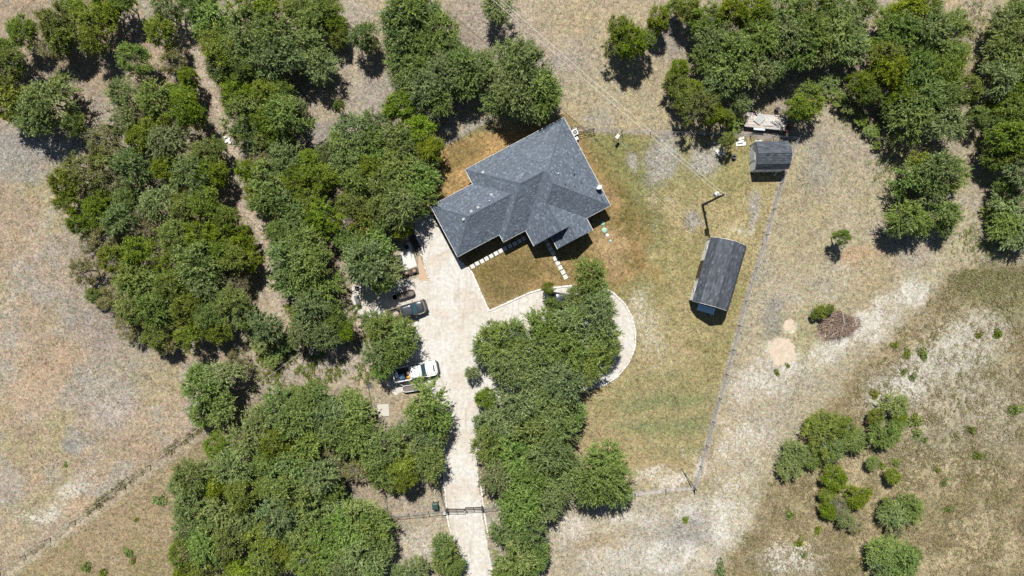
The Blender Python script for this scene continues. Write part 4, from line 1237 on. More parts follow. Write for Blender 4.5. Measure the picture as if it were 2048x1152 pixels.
fence('chain_link_fence', 'short fence spur beside the drive above the gate post', [(883, 987), (893, 1016)], 1.2, 2, rail=True)
M['gate_brown'] = plain('gate_brown', (.075, .05, .04), .6, .25, 5)
gt = empty('drive_gate', P(895, 1017)); tag(gt, 'wide dark pipe gate across the white gravel drive', 'gate')
a, b = Vector((0, 0, 0)), P(965, 1012) - gt.location; Z = Vector((0, 0, 1))
for q in (a, b): MB().tube([q, q + Z * 1.5], .085, n=8).build('post', M['fence_pipe'], gt)
mid = (a + b) / 2
for lf, (u, v) in enumerate(((a.lerp(b, .02), a.lerp(b, .49)), (a.lerp(b, .51), a.lerp(b, .98)))):
    bow = Vector((0, -.18 if lf == 0 else -.10, 0))
    for z in (.15, .55, .95, 1.3): MB().tube([u + Z * z, (u + v) / 2 + Z * z + bow * .5, v + Z * z + bow], .04, n=6).build('bar', M['gate_brown'], gt)
    for k in (0, .5, 1): MB().tube([u.lerp(v, k) + bow * k + Z * .15, u.lerp(v, k) + bow * k + Z * 1.3], .04, n=6).build('upright', M['gate_brown'], gt)
MB().box(mid + Vector((.15, -.12, 1.0)), (.18, .12, .22)).build('latch', M['galv'], gt)
op = empty('gate_opener', P(889.5, 1024.5)); tag(op, 'white gate opener box beside the drive gate post', 'gate opener')
MB().loft([rrect(.42, .38, .06, 0), rrect(.42, .38, .06, .5), rrect(.34, .3, .08, .58)]).build('housing', M['white_plastic'], op)
MB().tube([(.2, .1, .4), (.6, .35, .45)], .035, n=6).build('arm', M['galv'], op)
p = P(870.5, 1012.5, .9)
bn = empty('wheelie_bin', (p.x, p.y, 0), R(4)); tag(bn, 'dark green wheeled bin behind the chain link fence', 'bin')
MB().loft([rrect(.58, .62, .06, .12), rrect(.72, .8, .07, 1.05)]).build('bin_body', M['green_plastic'], bn)
ld = MB().loft([rrect(.78, .88, .08, 1.05), rrect(.76, .86, .1, 1.11), rrect(.55, .6, .1, 1.15)]).build('lid', M['green_plastic'], bn)
MB().tube([(-.3, .46, 1.03), (.3, .46, 1.03)], .03, n=6).build('handle', M['green_plastic'], bn)
for s in (-1, 1): MB().lathe((0, 0, 0), [(.14, -.04), (.15, 0), (.14, .04)], 14).xf(Matrix.Translation((s * .34, .36, .15)) @ Matrix.Rotation(R(90), 4, 'Y')).build('wheel', M['rubber'], bn)
# yard gate by the house, corner brace
yg = empty('yard_gate', P(1143, 257)); tag(yg, 'rusty pipe yard gate standing ajar by the house corner', 'gate')
O_ = yg.location
pA, pB, pC = P(1143, 257) - O_, P(1155, 258) - O_, P(1187, 261) - O_
for q in (pA, pB, pC): MB().tube([q, q + Z * 1.25], .05, n=7).build('post', M['rusty'], yg)
MB().tube([pA + Z * 1.2, pB + Z * 1.2], .03, n=6).build('bar', M['rusty'], yg)
qD = P(1156, 268) - O_
for z in (.2, .7, 1.15): MB().tube([pC + Z * z, qD + Z * z], .03, n=6).build('bar', M['rusty'], yg)
for z in (.6, 1.2): MB().tube([pB + Z * z, pC + Z * z], .022, n=6).build('rail', M['rusty'], yg)
MB().tube([qD + Z * .15, qD + Z * 1.2], .03, n=6).build('upright', M['rusty'], yg)
cb = empty('fence_brace', P(1387, 975)); tag(cb, 'leaning rusty brace pole at the yard fence corner', 'fence brace')
O_ = cb.location
MB().tube([(0, 0, 0), (0, 0, 1.6)], .07, n=8).build('post', M['pole_wood'], cb)
MB().tube([Vector((0, 0, 1.35)), P(1364, 939) - O_ + Z * .03], .05, n=7).build('brace', M['rusty'], cb)
# feeder board
fb = empty('feeder_stand', P(1230.5, 281)); tag(fb, 'small white board on dark legs near the north fence', 'stand')
O_ = fb.location
c = P(1235.2, 272.9, 1.5) - O_
MB().box(c, (.56, .40, .05), R(-38) + R(90), taper=.98).build('board', M['white_plastic'], fb)
l0 = P(1226.3, 281.2) - O_; l1 = P(1238, 287) - O_; l2 = P(1235.6, 262.5) - O_
MB().tube([l0, c + Vector((-.18, -.1, -.05))], .025, n=5).build('leg', M['fence_pipe'], fb)
MB().tube([l1, c + Vector((.12, -.16, -.05))], .025, n=5).build('leg', M['fence_pipe'], fb)
MB().tube([l2 + Z * .0, c + Vector((0, .12, -.05))], .025, n=5).build('leg', M['rusty'], fb)
MB().tube([l0 + Z * .03, l1 + Z * .03], .045, n=5).build('base_bar', M['fence_pipe'], fb)
MB().box(l1 + Vector((-.06, .02, .1)), (.2, .16, .16), .4).build('weight', M['black_plastic'], fb)

# ------------------------------------------------------------------ power pole and lines
pb = P(1405, 410)
pole = empty('power_pole', pb); tag(pole, 'tall wooden power pole with a pale transformer near the barn', 'power pole')
tp = P(1450, 388.3, 9.6) - pb
MB().tube([(0, 0, 0), tp * .5, tp], .17, .11, n=10).build('pole', M['pole_wood'], pole)
def along(t): return tp * t
tr_c = along(.74) + Vector((-.30, .38, 0))
MB().lathe(tr_c, [(.001, -.5), (.27, -.5), (.28, -.45), (.28, .36), (.26, .42), (.18, .47), (.001, .48)], 16).build('transformer', M['white_plastic'], pole, True)
MB().tube([tr_c, along(.76)], .05, n=6).build('bracket', M['galv'], pole)
MB().tube([tr_c + Vector((0, 0, .45)), tr_c + Vector((.05, 0, .75))], .05, n=6).build('bushing', M['dark_grey'], pole)
MB().tube([along(.90) + Vector((-.3, .1, 0)), along(.90) + Vector((.3, -.1, 0))], .05, n=6).build('crossarm', M['galv'], pole)
for k in (-.26, .26):
    MB().lathe(along(.90) + Vector((k, -k * .33, .05)), [(.04, 0), (.06, .06), (.04, .12), (.05, .18), (.001, .2)], 8).build('insulator', M['white_plastic'], pole)
MB().lathe(along(1.0), [(.05, 0), (.07, .05), (.05, .1), (.07, .15), (.001, .2)], 8).build('insulator', M['white_plastic'], pole)
for z in (.25, .45, .6): MB().tube([along(z) + Vector((.12, .12, -.1)), along(z) + Vector((.15, .15, .25))], .03, n=5).build('conduit', M['galv'], pole)
MB().box(along(.17) + Vector((.14, -.12, 0)), (.25, .18, .5)).build('meter_box', M['galv'], pole)
def wire(name, label, a, b, sag, r=.016, m=None):
    q = [a.lerp(b, k / 16) - Vector((0, 0, sag * 4 * (k / 16) * (1 - k / 16))) for k in range(17)]
    o = MB().tube([v - a for v in q], r, n=5).build(name, m or M['wire_al'], None)
    o.location = a
    tag(o, label, 'power line', 'overhead lines at the power pole')
wire('power_line', 'upper of two pale overhead lines crossing the north clearing', pb + along(.99), P(868, -120, 8.6), .5)
wire('power_line', 'lower of two pale overhead lines crossing the north clearing', pb + along(.86), P(868, -104, 7.8), .5)
wire('service_line', 'dark service line from the power pole to the house roof', pb + along(.74), MAST, .45, .014, M['black_plastic'])

# ------------------------------------------------------------------ flatbed trailer with pallets, junk by the shed
C15 = lambda x, y, h=.8: P(1480 + x / 15.36, 200 + y / 15.36, h)
a, b, c_, d_ = C15(150, 800), C15(1390, 930), C15(1400, 480), C15(210, 370)
ctr = (a + b + c_ + d_) / 4
tl = empty('flatbed_trailer', (ctr.x, ctr.y, 0)); tag(tl, 'old flatbed trailer with weathered plank deck under the trees', 'trailer')
O_ = Vector((ctr.x, ctr.y, 0))
npl = 16
for i in range(npl):
    t0, t1 = i / npl, (i + .94) / npl
    q = [a.lerp(d_, t0), b.lerp(c_, t0), b.lerp(c_, t1), a.lerp(d_, t1)]
    q = [v - O_ for v in q]
    MB().loft([[v - Z * .05 for v in q], [v + Z * random.uniform(-.005, .012) for v in q]], tint=random.random()).build('plank', M['grey_wood'], tl)
for u, v, m in ((a, b, 'white_siding'), (d_, c_, 'rusty'), (b, c_, 'fence_pipe'), (a, d_, 'grey_wood')):
    MB().tube([u - O_ + Z * -.03, v - O_ + Z * -.03], .06, n=4).build('frame_rail', M[m], tl)
for k in (.72, .86, 1.0):
    q = d_.lerp(c_, k) - O_
    MB().tube([q, q + Z * .5 + Vector((0, .08, 0))], .035, n=5).build('stake', M['rusty'], tl)
MB().tube([d_.lerp(c_, .6) - O_ + Z * .5 + Vector((0, .08, 0)), c_ - O_ + Z * .5 + Vector((0, .08, 0))], .03, n=5).build('stake_rail', M['rusty'], tl)
for k in (.45, .62):
    for e, f in ((a, b), (d_, c_)):
        q = e.lerp(f, k) - O_; q.z = .36
        MB().lathe((0, 0, 0), [(.22, -.1), (.36, -.1), (.36, .1), (.22, .1)], 16).xf(Matrix.Translation(q + Vector((0, .1 if e is a else -.1, 0))) @ Matrix.Rotation(R(90), 4, 'X')).build('wheel', M['rubber'], tl)
fnd = MB().box((a.lerp(b, .36) - O_) + Vector((0, -.2, -.05)), (1.5, .28, .05), R(-5)).build('fender', M['galv'], tl)
lad = empty('ladder_rack', (0, 0, 0)); tag(lad, 'rusty ladder frame lying on the ground below the flatbed trailer', 'rack')
u, v = C15(960, 1030, .1), C15(1330, 1090, .1); lad.location = u
w_ = Vector((0.02, .75, .35))
for q0, q1 in ((Vector(), v - u), (w_, v - u + w_), (Vector(), w_), (v - u, v - u + w_), ((v - u) * .5, (v - u) * .5 + w_)):
    MB().tube([q0, q1], .04, n=5).build('bar', M['rusty'], lad)
# pallet of pale slats
pl = empty('metal_rack', C15(610, 580, .95)); tag(pl, 'slatted white metal rack lying askew on the flatbed trailer', 'rack')
u = (C15(790, 520, .95) - C15(620, 395, .95)); v = (C15(580, 750, .95) - C15(790, 520, .95)); ln_v = v.length; ln_u = u.length; u.normalize(); v.normalize()
MB().box(Z * -.09, (ln_u, ln_v, .02), M=Matrix((u, v, u.cross(v))).transposed()).build('gap_dark_sheet', M['black_plastic'], pl)  # black sheet added under the slats to make their gaps look dark
for i in range(7):
    q = u * (ln_u * (i / 6 - .5))
    MB().tube([q - v * ln_v * .5 , q + v * ln_v * .5 ], .055, n=4).build('slat', M['white_trim'], pl)
for s in (-.48, 0, .48): MB().tube([v * ln_v * s - u * ln_u * .5 - Z * .06, v * ln_v * s + u * ln_u * .5 - Z * .06], .035, n=4).build('cross_bar', M['dark_grey'], pl)
pn = empty('pallet', C15(900, 640, .82)); tag(pn, 'pale wooden pallet of narrow slats on the flatbed trailer', 'pallet')
for i in range(8): MB().box((-.6 + i * .16, 0, .1), (.10, 1.35, .025), R(-8), tint=random.random()).build('slat', M['pale_slab'], pn)
for s in (-.6, 0, .6): MB().box((-.04, s, .05), (1.25, .09, .08), 0).build('bearer', M['grey_wood'], pn)
for nm, lb, x, y, rz, m, g in (('scrap_pipes', 'heap of pale blue scrap pipes on the flatbed trailer', 1100, 730, -30, 'galv', 9), ('scrap_pipes', 'bundle of white scrap pipes at the trailer end', 1280, 800, 35, 'white_trim', 7)):
    t = empty(nm, C15(x, y, .85)); tag(t, lb, 'scrap pipes')
    for i in range(g):
        q = Vector((random.uniform(-.3, .3), random.uniform(-.3, .3), random.uniform(0, .18))); aa = R(rz + random.uniform(-14, 14)); l = random.uniform(.4, .75)
        MB().tube([q - Vector((math.cos(aa), math.sin(aa), 0)) * l, q + Vector((math.cos(aa), math.sin(aa), .02)) * l], .035, n=5).build('pipe', M[m], t)
rb = empty('scrap_heap', P(1574.5, 258.5)); tag(rb, 'small heap of rusty red scrap beside the trailer end', 'scrap heap')
for i in range(9): MB().box((random.uniform(-.3, .3), random.uniform(-.45, .45), .1 + random.random() * .25), (random.uniform(.2, .45), random.uniform(.12, .3), random.uniform(.06, .2)), random.uniform(0, 3)).build('scrap', M['red'] if i % 3 else M['rusty'], rb)
bb = empty('black_barrel', C15(1140, 310, .4)); bb.location.z = 0; tag(bb, 'black barrel in the weeds above the flatbed trailer', 'barrel')
MB().lathe((0, 0, 0), [(.27, 0), (.3, .05), (.3, .4), (.31, .45), (.3, .5), (.3, .82), (.28, .86), (.24, .84), (.001, .84)], 16).build('drum', M['black_plastic'], bb, True)
MB().lathe((.12, 0, .84), [(.05, 0), (.05, .04), (.001, .04)], 8).build('bung', M['dark_grey'], bb)
# white sheets near the shed
def sheets(label, px, py, parts):
    t = empty('scrap_sheets', P(px, py)); tag(t, label, 'scrap sheets')
    for i, (x, y, sx, sy, rz) in enumerate(parts):
        MB().box((x, y, .05 + i * .05), (sx, sy, .03), R(rz), M=Matrix.Rotation(R(rz), 3, 'Z') @ Matrix.Rotation(R(random.uniform(-6, 6)), 3, 'X')).build('sheet', M['white_plastic'], t)
sheets('white scrap sheets lying between the small brown tree and the shed', 1481.5, 287, [(0, -.05, 1.3, .5, 4), (.1, .35, .5, .3, -20), (-.15, .62, .5, .3, 30), (.25, .7, .35, .25, 60), (-.1, .15, .8, .25, 12)])
sheets('white scrap against the back wall of the shed', 1516, 283.5, [(0, 0, .9, .3, 4), (.35, .08, .4, .2, -20), (-.4, -.1, .3, .3, 20)])
sheets('scattered white scrap in the shade of the small brown tree', 1434, 304, [(0, .1, .4, .3, 20), (.1, -.25, .35, .5, 70), (.5, -.1, .3, .4, 20), (.35, -.5, .5, .25, -30), (.8, -.3, .25, .25, 0), (-.15, -.15, .3, .15, 100)])
sheets('pale rubble heaped on the woodland trail in the west thicket', 456, 281, [(0, 0, .5, .35, 20), (.2, .3, .4, .3, 60), (-.3, .4, .35, .25, 10), (.3, -.3, .3, .3, 0), (-.2, -.25, .25, .2, 30)])
p = P(1467.5, 314, .3)
bk = empty('bucket', (p.x, p.y, 0)); tag(bk, 'dark round bucket beside the small brown tree', 'bucket')
MB().lathe((0, 0, 0), [(.2, 0), (.28, .5), (.29, .5), (.24, .5), (.18, .1), (.001, .1)], 14).build('pail', M['dark_grey'], bk, True)
MB().tube([(-.28, 0, .5), (-.1, .2, .62), (.1, .2, .62), (.28, 0, .5)], .015, n=5).build('handle', M['galv'], bk)
# ------------------------------------------------------------------ trees: crown and trunk prototypes
def norm(a): return a / (np.linalg.norm(a, axis=-1, keepdims=True) + 1e-9)
def leaf_mesh(name, c, t, nrm, l, w, tint, mat):
    """One mesh of leaf sprays: centres c, long axes t, facing nrm, lengths l, widths w."""
    t = norm(t); b = norm(np.cross(nrm, t))
    n = len(c); l = np.broadcast_to(np.asarray(l, float).reshape(-1, 1), (n, 1)); w = np.broadcast_to(np.asarray(w, float).reshape(-1, 1), (n, 1))
    V = np.stack([c - t * l * .5, c + b * w * .5 + t * l * .05, c + t * l * .5, c - b * w * .5 + t * l * .05], 1).reshape(-1, 3)
    me = bpy.data.meshes.new(name)
    me.vertices.add(4 * n); me.vertices.foreach_set('co', V.ravel())
    me.loops.add(4 * n); me.loops.foreach_set('vertex_index', np.arange(4 * n, dtype=np.int32))
    me.polygons.add(n); me.polygons.foreach_set('loop_start', np.arange(0, 4 * n, 4, dtype=np.int32))
    me.update(calc_edges=True)
    me.attributes.new('tint', 'FLOAT', 'FACE').data.foreach_set('value', np.clip(tint, 0, 1).astype(float))
    me.materials.append(mat)
    return me

R0, H0 = 2.6, 6.6       # prototype crown radius and height
def shell(n, g, lobes, zc, rz, lo=.72):
    d = norm(g.normal(size=(n * 3, 3)))
    d = d[d[:, 2] > -.45][:n]
    k = 1 + sum(a * np.exp(6 * (d @ v - 1)) for v, a in lobes)
    rr = g.uniform(lo, 1, len(d)) ** .6 * k
    p = d * rr[:, None] * np.array([R0, R0, rz]) * .86
    p[:, 2] += zc
    return p, d
def make_crown(kind, seed):
    g = np.random.default_rng(seed)
    zc, rz = H0 * .64, H0 * .34
    lobes = [(norm(g.normal(size=3) * np.array([1, 1, .6])), g.uniform(-.6, .4)) for _ in range(9)]
    if kind == 'oak':
        ncl, ntw, nl, L, lw, lo = 104, 6, 18, (.4, 1.5), (.25, .095), .5
    elif kind == 'juniper':
        ncl, ntw, nl, L, lw, lo = 145, 8, 11, (.25, .95), (.19, .095), .5
    elif kind == 'dry':
        ncl, ntw, nl, L, lw, lo = 90, 7, 9, (.4, .9), (.2, .085), .55
    else:
        ncl, ntw, nl, L, lw, lo = 110, 7, 9, (.25, .6), (.2, .12), .35
    p, d = shell(ncl, g, lobes, zc, rz, lo)
    kill = [norm(g.normal(size=3) * np.array([1, 1, .5])) for _ in range(3)]      # thin places in the crown
    keep = np.ones(len(p), bool)
    for v in kill: keep &= ~((d @ v > .86) & (g.random(len(p)) < .75))
    p, d = p[keep], d[keep]
    out = (g.random(len(p)) < .16) & (d[:, 2] < .6)
    p[out, :2] *= g.uniform(1.05, 1.3, (out.sum(), 1))
    n = len(p)
    o = norm(d * np.array([1, 1, .8]))
    ct = g.normal(.5, .17, n)
    C, T, NR, TI = [], [], [], []
    tw = norm(o[:, None, :] * .75 + g.normal(size=(n, ntw, 3)) * .55 + np.array([0, 0, .12]))
    ln = g.uniform(*L, size=(n, ntw))
    s = (np.arange(nl) + .5) / nl
    pos = p[:, None, None, :] + tw[:, :, None, :] * (ln[:, :, None] * s)[..., None] + g.normal(size=(n, ntw, nl, 3)) * (.055 if kind == 'oak' else .08)
    sag = -.12 * (ln[:, :, None] * s ** 2)
    pos[..., 2] += sag if kind == 'oak' else 0
    dirs = tw[:, :, None, :] * .8 + g.normal(size=(n, ntw, nl, 3)) * .55
    nr = np.array([0, .12, .95]) + o[:, None, None, :] * .55 + g.normal(size=(n, ntw, nl, 3)) * .5
    ti = ct[:, None, None] * .55 + .45 * g.normal(.5, .33, (n, ntw, nl))
    C.append(pos.reshape(-1, 3)); T.append(dirs.reshape(-1, 3)); NR.append(nr.reshape(-1, 3)); TI.append(ti.ravel())
    # inner foliage
    m = 900 if kind in ('oak', 'juniper') else 400
    q = norm(g.normal(size=(m, 3))) * (g.uniform(0, 1, m) ** .5)[:, None] * .66 * np.array([R0, R0, rz]) + np.array([0, 0, zc])
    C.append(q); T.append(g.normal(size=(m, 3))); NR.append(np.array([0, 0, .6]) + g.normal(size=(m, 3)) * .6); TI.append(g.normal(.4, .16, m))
    C, T, NR, TI = map(np.concatenate, (C, T, NR, TI))
    N_ = len(C)
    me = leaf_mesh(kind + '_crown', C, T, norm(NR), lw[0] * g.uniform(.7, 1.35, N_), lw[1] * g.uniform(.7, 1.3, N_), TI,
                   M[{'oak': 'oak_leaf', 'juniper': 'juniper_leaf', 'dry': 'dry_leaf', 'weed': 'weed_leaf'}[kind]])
    # trunk and limbs
    mb = MB()
    lean = Vector((g.uniform(-.4, .4), g.uniform(-.4, .4), 0))
    top = Vector((0, 0, zc)) + lean * .5
    mb.tube([(0, 0, -.1), (lean.x * .3, lean.y * .3, H0 * .2), (top.x, top.y, H0 * .42)], .17, .11, n=7)
    fork = Vector((top.x, top.y, H0 * .42))
    idx = g.permutation(n)
    for k in idx[:9]:
        e = Vector(p[k]); mdl = fork.lerp(e, .5) + Vector(g.normal(size=3) * .18)
        mb.tube([fork, mdl, e], .075, .025, n=5, cap=False)
    npale = {'oak': 14, 'juniper': 24, 'dry': 60, 'weed': 4}[kind]
    for k in idx[9:9 + npale]:
        e = Vector(p[k] + o[k] * g.uniform(.1, .5)); a = fork.lerp(e, .45) + Vector(g.normal(size=3) * .2)
        mb.tube([a, a.lerp(e, .6) + Vector(g.normal(size=3) * .1), e], .036, .010, n=4, cap=False)
        for _ in range(3):
            f = e + Vector(g.normal(size=3) * .28) + Vector((0, 0, .08))
            mb.tube([a.lerp(e, .7), f], .014, .005, n=3, cap=False)
    tm = bpy.data.meshes.new(kind + '_trunk')
    tm.from_pydata(mb.v, [], mb.f); tm.materials.append(M['pale_bark'] if kind in ('dry', 'juniper') else M['bark']); tm.update()
    return me, tm
PROTO = {k: [make_crown(k, 100 + 31 * i + 7 * len(k)) for i in range(n)] for k, n in (('oak', 7), ('juniper', 7), ('dry', 3), ('weed', 2))}

# x, y, crown radius in photograph pixels, kind: o oak, j juniper, d half-dry, w weedy bush
T_NW = """45 63 40j 110 43 42j 133 70 40j 110 97 36d 187 30 45j 217 20 40j 187 77 36j 20 133 42j 20 200 46j 5 165 40j 150 15 30j 250 8 30j 320 63 40j 273 117 40j 347 117 38d 380 160 26j 93 200 45o 73 235 36o 120 175 30j 150 247 30j
-15 120 36j 8 100 30j"""
T_W = """247 193 36o 307 197 35o 283 230 34d 363 190 34j 383 225 40j 217 283 42d 283 277 38j 333 283 38o 410 307 36j 177 343 42j 133 367 36j 267 333 40o 333 333 40j 383 350 40o 427 350 34j 227 360 36d 315 240 32j 250 245 32o 200 320 30j 440 300 24j
140 400 32j 187 427 40j 160 447 28j 207 464 40d 243 441 34o 283 424 28d 317 404 36o 367 411 38j 417 411 38j 460 424 32j 293 457 26d 350 467 42j 400 467 38j 450 467 36j 233 517 36j 283 504 38j 333 517 38j 400 527 44o 467 517 38j 170 541 33d 267 557 34o 300 571 38o 347 564 38j 410 571 36o 483 557 30d 220 597 32d 260 614 40j 307 617 36o 377 617 40j 417 634 38j 467 611 38j 493 637 28o 260 657 32d 307 671 34j 333 687 30d 383 667 36j 433 657 36j 500 474 32j 505 520 28j 440 500 34j 350 600 30o 330 640 30j 190 590 20j 250 395 32j 210 400 28j 180 490 24d"""
T_N = """333 15 34o 377 33 35o 423 30 45o 433 73 42j 493 50 45o 483 100 42o 450 110 40j 420 130 28o 443 150 36j 483 143 38j 483 193 42j 477 233 40j 480 270 32o 539 20 42j 595 20 42j 645 27 36j 622 50 45j 669 50 26j 545 67 48o 572 110 42o 622 100 38o 645 135 34o 532 117 38o 555 150 28j 532 187 40j 562 187 36j 572 227 42o 532 233 38j 545 257 36j 522 277 30j 500 10 36j 575 270 20j 595 215 18o 660 15 26j"""
T_MID = """525 317 36d 572 320 36o 622 327 38j 532 360 36o 592 363 36j 645 360 38j 532 404 38o 579 417 38o 622 400 36j 655 434 40j 699 410 40j 719 444 42j 762 417 40j 539 467 34j 585 457 32o 612 494 44o 579 517 44o 622 534 46o 579 564 38o 639 571 34o 695 484 32o 745 494 40o 729 531 46o 769 537 36o 719 505 38o 759 564 28o 550 500 20o 560 425 26j 500 345 28j 510 385 28j
712 267 36o 685 290 38o 745 293 40o 795 283 40o 739 337 40j 795 333 42o 699 333 38o 832 360 40o 762 367 36o 835 263 40j 860 300 32j 795 217 42j 752 247 26o 790 390 36j 805 420 42o 838 400 32o 799 458 28j 712 370 34o 850 330 26o 770 445 24o 655 310 26o"""
T_DRIVEW = """625 617 38o 679 637 38j 605 661 36o 652 671 32o 535 651 32o 572 684 24w 692 664 26j 520 690 24w 548 715 22w 600 640 24o 660 620 22o 585 620 22w
760 660 36o 800 680 38o 755 706 34o 790 705 32o 742 642 24o 764 742 24o 815 655 20o 818 692 16o 780 640 20o"""
T_SW = """410 780 44o 450 752 42o 440 815 36o 474 722 26d 395 750 26o 405 830 24o
433 895 34j 467 935 40o 393 955 42o 433 968 40j 383 1008 40o 433 1021 42o 483 985 42j 383 1051 36o 373 1101 34j 417 1085 42o 467 1085 44j 483 1041 42o 417 1135 42j 483 1135 42j 493 878 38o 562 822 42o 612 800 42o 532 845 40o 705 803 32o 712 838 38o 655 835 42o 595 845 42o 552 875 44j 612 885 44o 672 868 40o 702 878 34o 662 908 34d 712 935 30d 579 935 46o 532 918 40j 639 955 42o 595 981 44o 545 975 44j 662 981 34j 562 1028 44o 622 1021 44o 532 1068 42j 595 1061 42j 645 1068 42o 562 1101 42j 612 1118 44j 672 1101 40o 532 1135 42o 719 1028 40o 745 1051 40o 705 1051 42o 759 1095 34o 725 1101 42o 739 1135 38o 699 1138 40o 672 1030 34o 640 800 30o 585 795 24o 368 1140 28j 355 970 20o 672 1142 34j"""
T_DRIVES = """849 811 40o 872 835 32o 829 851 32o 852 868 32o 779 885 38o 745 915 30o 805 925 40j 862 925 36o 812 961 32j 765 948 28o 840 900 34o 880 875 18o 789 965 18o 889 1117 30o 888 1092 24o 829 1137 26o 905 1130 24o 800 1150 22o"""
T_LOOP = """1183 547 38o 1190 590 34o 1096 577 17j 1200 620 38o 1145 640 40o 1085 650 38o 1208 668 34o 1000 688 40o 968 702 26o 1010 730 36o 1070 700 42o 1130 700 46o 1188 718 34o 1060 750 42o 1120 762 42o 1158 745 34o 968 795 30j 1040 800 42o 1100 810 44o 1138 820 36o 1000 840 38o 1060 860 44o 1120 860 38o 980 885 36o 1030 905 44o 1100 910 40o 998 950 38o 1060 960 42o 1112 955 34o 1152 928 22o 1210 918 38o 1196 960 44o 1228 968 38o 1178 978 34o 1040 1010 44o 1092 1012 36o 1010 1060 32o 1060 1060 36o 1030 1110 38o 1077 1112 30o 1012 1140 32o 1150 600 26o 1030 660 30o 1105 612 18o 1222 700 22o 945 745 16o 985 660 20o 1118 980 28o 960 850 20o 1050 1145 26o"""
T_NORTH = """812 30 48o 802 40 40o 842 20 40o 872 67 40o 812 80 40o 845 100 40o 805 133 34o 819 160 34o 865 127 38o 895 150 40o 859 175 36o 882 202 32o 929 133 38o 962 140 34o 925 170 34o 900 105 28o 840 140 30o 790 95 24o
729 72 30o 745 88 16o 679 80 22j 677 214 15j 991 18 34o 1016 122 36o 1045 140 44o 1078 175 42o 1020 185 46o 1048 204 38o 995 205 30o 1095 200 32o 1040 105 28o 1000 160 34o 1078 206 26o"""
T_NE = """1237 57 30j 1257 87 38j 1284 85 28j 1240 90 26j 1317 40 32j 1310 55 20j
1374 17 34j 1407 40 36j 1457 27 40j 1500 20 40j 1524 37 38j 1424 87 40o 1474 100 44o 1517 83 42o 1417 117 34o 1457 142 42o 1507 133 38o 1360 140 26j 1350 170 28j 1367 200 30j 1400 213 34j 1424 233 28j 1427 187 28o 1467 247 26w 1452 235 24j 1480 207 22o 1569 33 40o 1619 20 40o 1669 27 42o 1696 50 38o 1569 73 44o 1619 67 42o 1602 100 38o 1669 77 40o 1696 90 34o 1556 110 36o 1722 15 32o 1546 140 32o 1440 165 34o 1640 110 26o 1350 12 24j 1385 180 24j 1345 150 16j
1612 207 36j 1590 215 28j 1620 190 26j 1454 280 20j"""
T_E = """1776 45 34j 1819 20 42j 1856 20 38j 1803 67 40o 1853 60 44o 1896 67 38j 1803 100 38j 1853 97 40j 1769 117 36j 1893 110 36j 1719 167 32j 1736 193 26j 1776 150 40j 1829 143 42o 1886 150 40j 1926 183 34j 1846 187 42o 1803 187 36j 1889 187 40o 1826 230 42o 1886 247 38o 1949 230 28j 1785 210 26o 1740 100 22j 1916 40 22w 1925 100 20w 1745 155 24j
1660 165 22w 1675 195 22w 1698 215 20w 1722 238 17w 1742 262 17w 1752 290 12w
1869 340 42o 1836 327 32j 1829 360 34o 1896 353 32o 1853 388 28o 1813 436 35o 1800 450 28o 1836 445 28o 1889 430 28o 1888 455 18o 1850 310 18d"""
T_EDGE = """2013 50 38o 2032 83 40o 2003 107 32o 2029 127 42o 1996 160 36o 2029 187 40j 2029 227 38j 2003 253 28j 2019 277 42j 1996 300 34j 2036 300 38j 1986 317 28j 2036 350 38o 2003 417 28o 2032 417 46o 2013 446 38o 2036 470 38o 1976 427 18w 2040 20 34o 2040 150 30o 1990 215 24j 2010 375 24j 1998 60 18o 1985 440 20w"""
T_SE = """1646 865 36j 1683 851 32j 1703 878 30o 1663 900 26o 1630 850 22j 1586 901 28o 1579 935 26o 1623 915 20j 1669 958 32j 1655 990 20j 1716 995 29j 1676 1008 26d 1656 1021 22j 1686 1035 20o 1709 1051 20d 1789 812 27o 1800 835 20j 1749 831 19j 1769 868 26o 1796 851 17o 1783 955 20j 1743 925 16o 1789 1028 30o 1775 1010 18j 1819 1015 24o 1769 1095 36o 1803 1125 38o 1763 1128 30o 1823 1108 24o 1785 1060 24d 1805 1150 26o
1641 622 17j 1660 618 11j 1628 630 9j 1682 472 18j"""
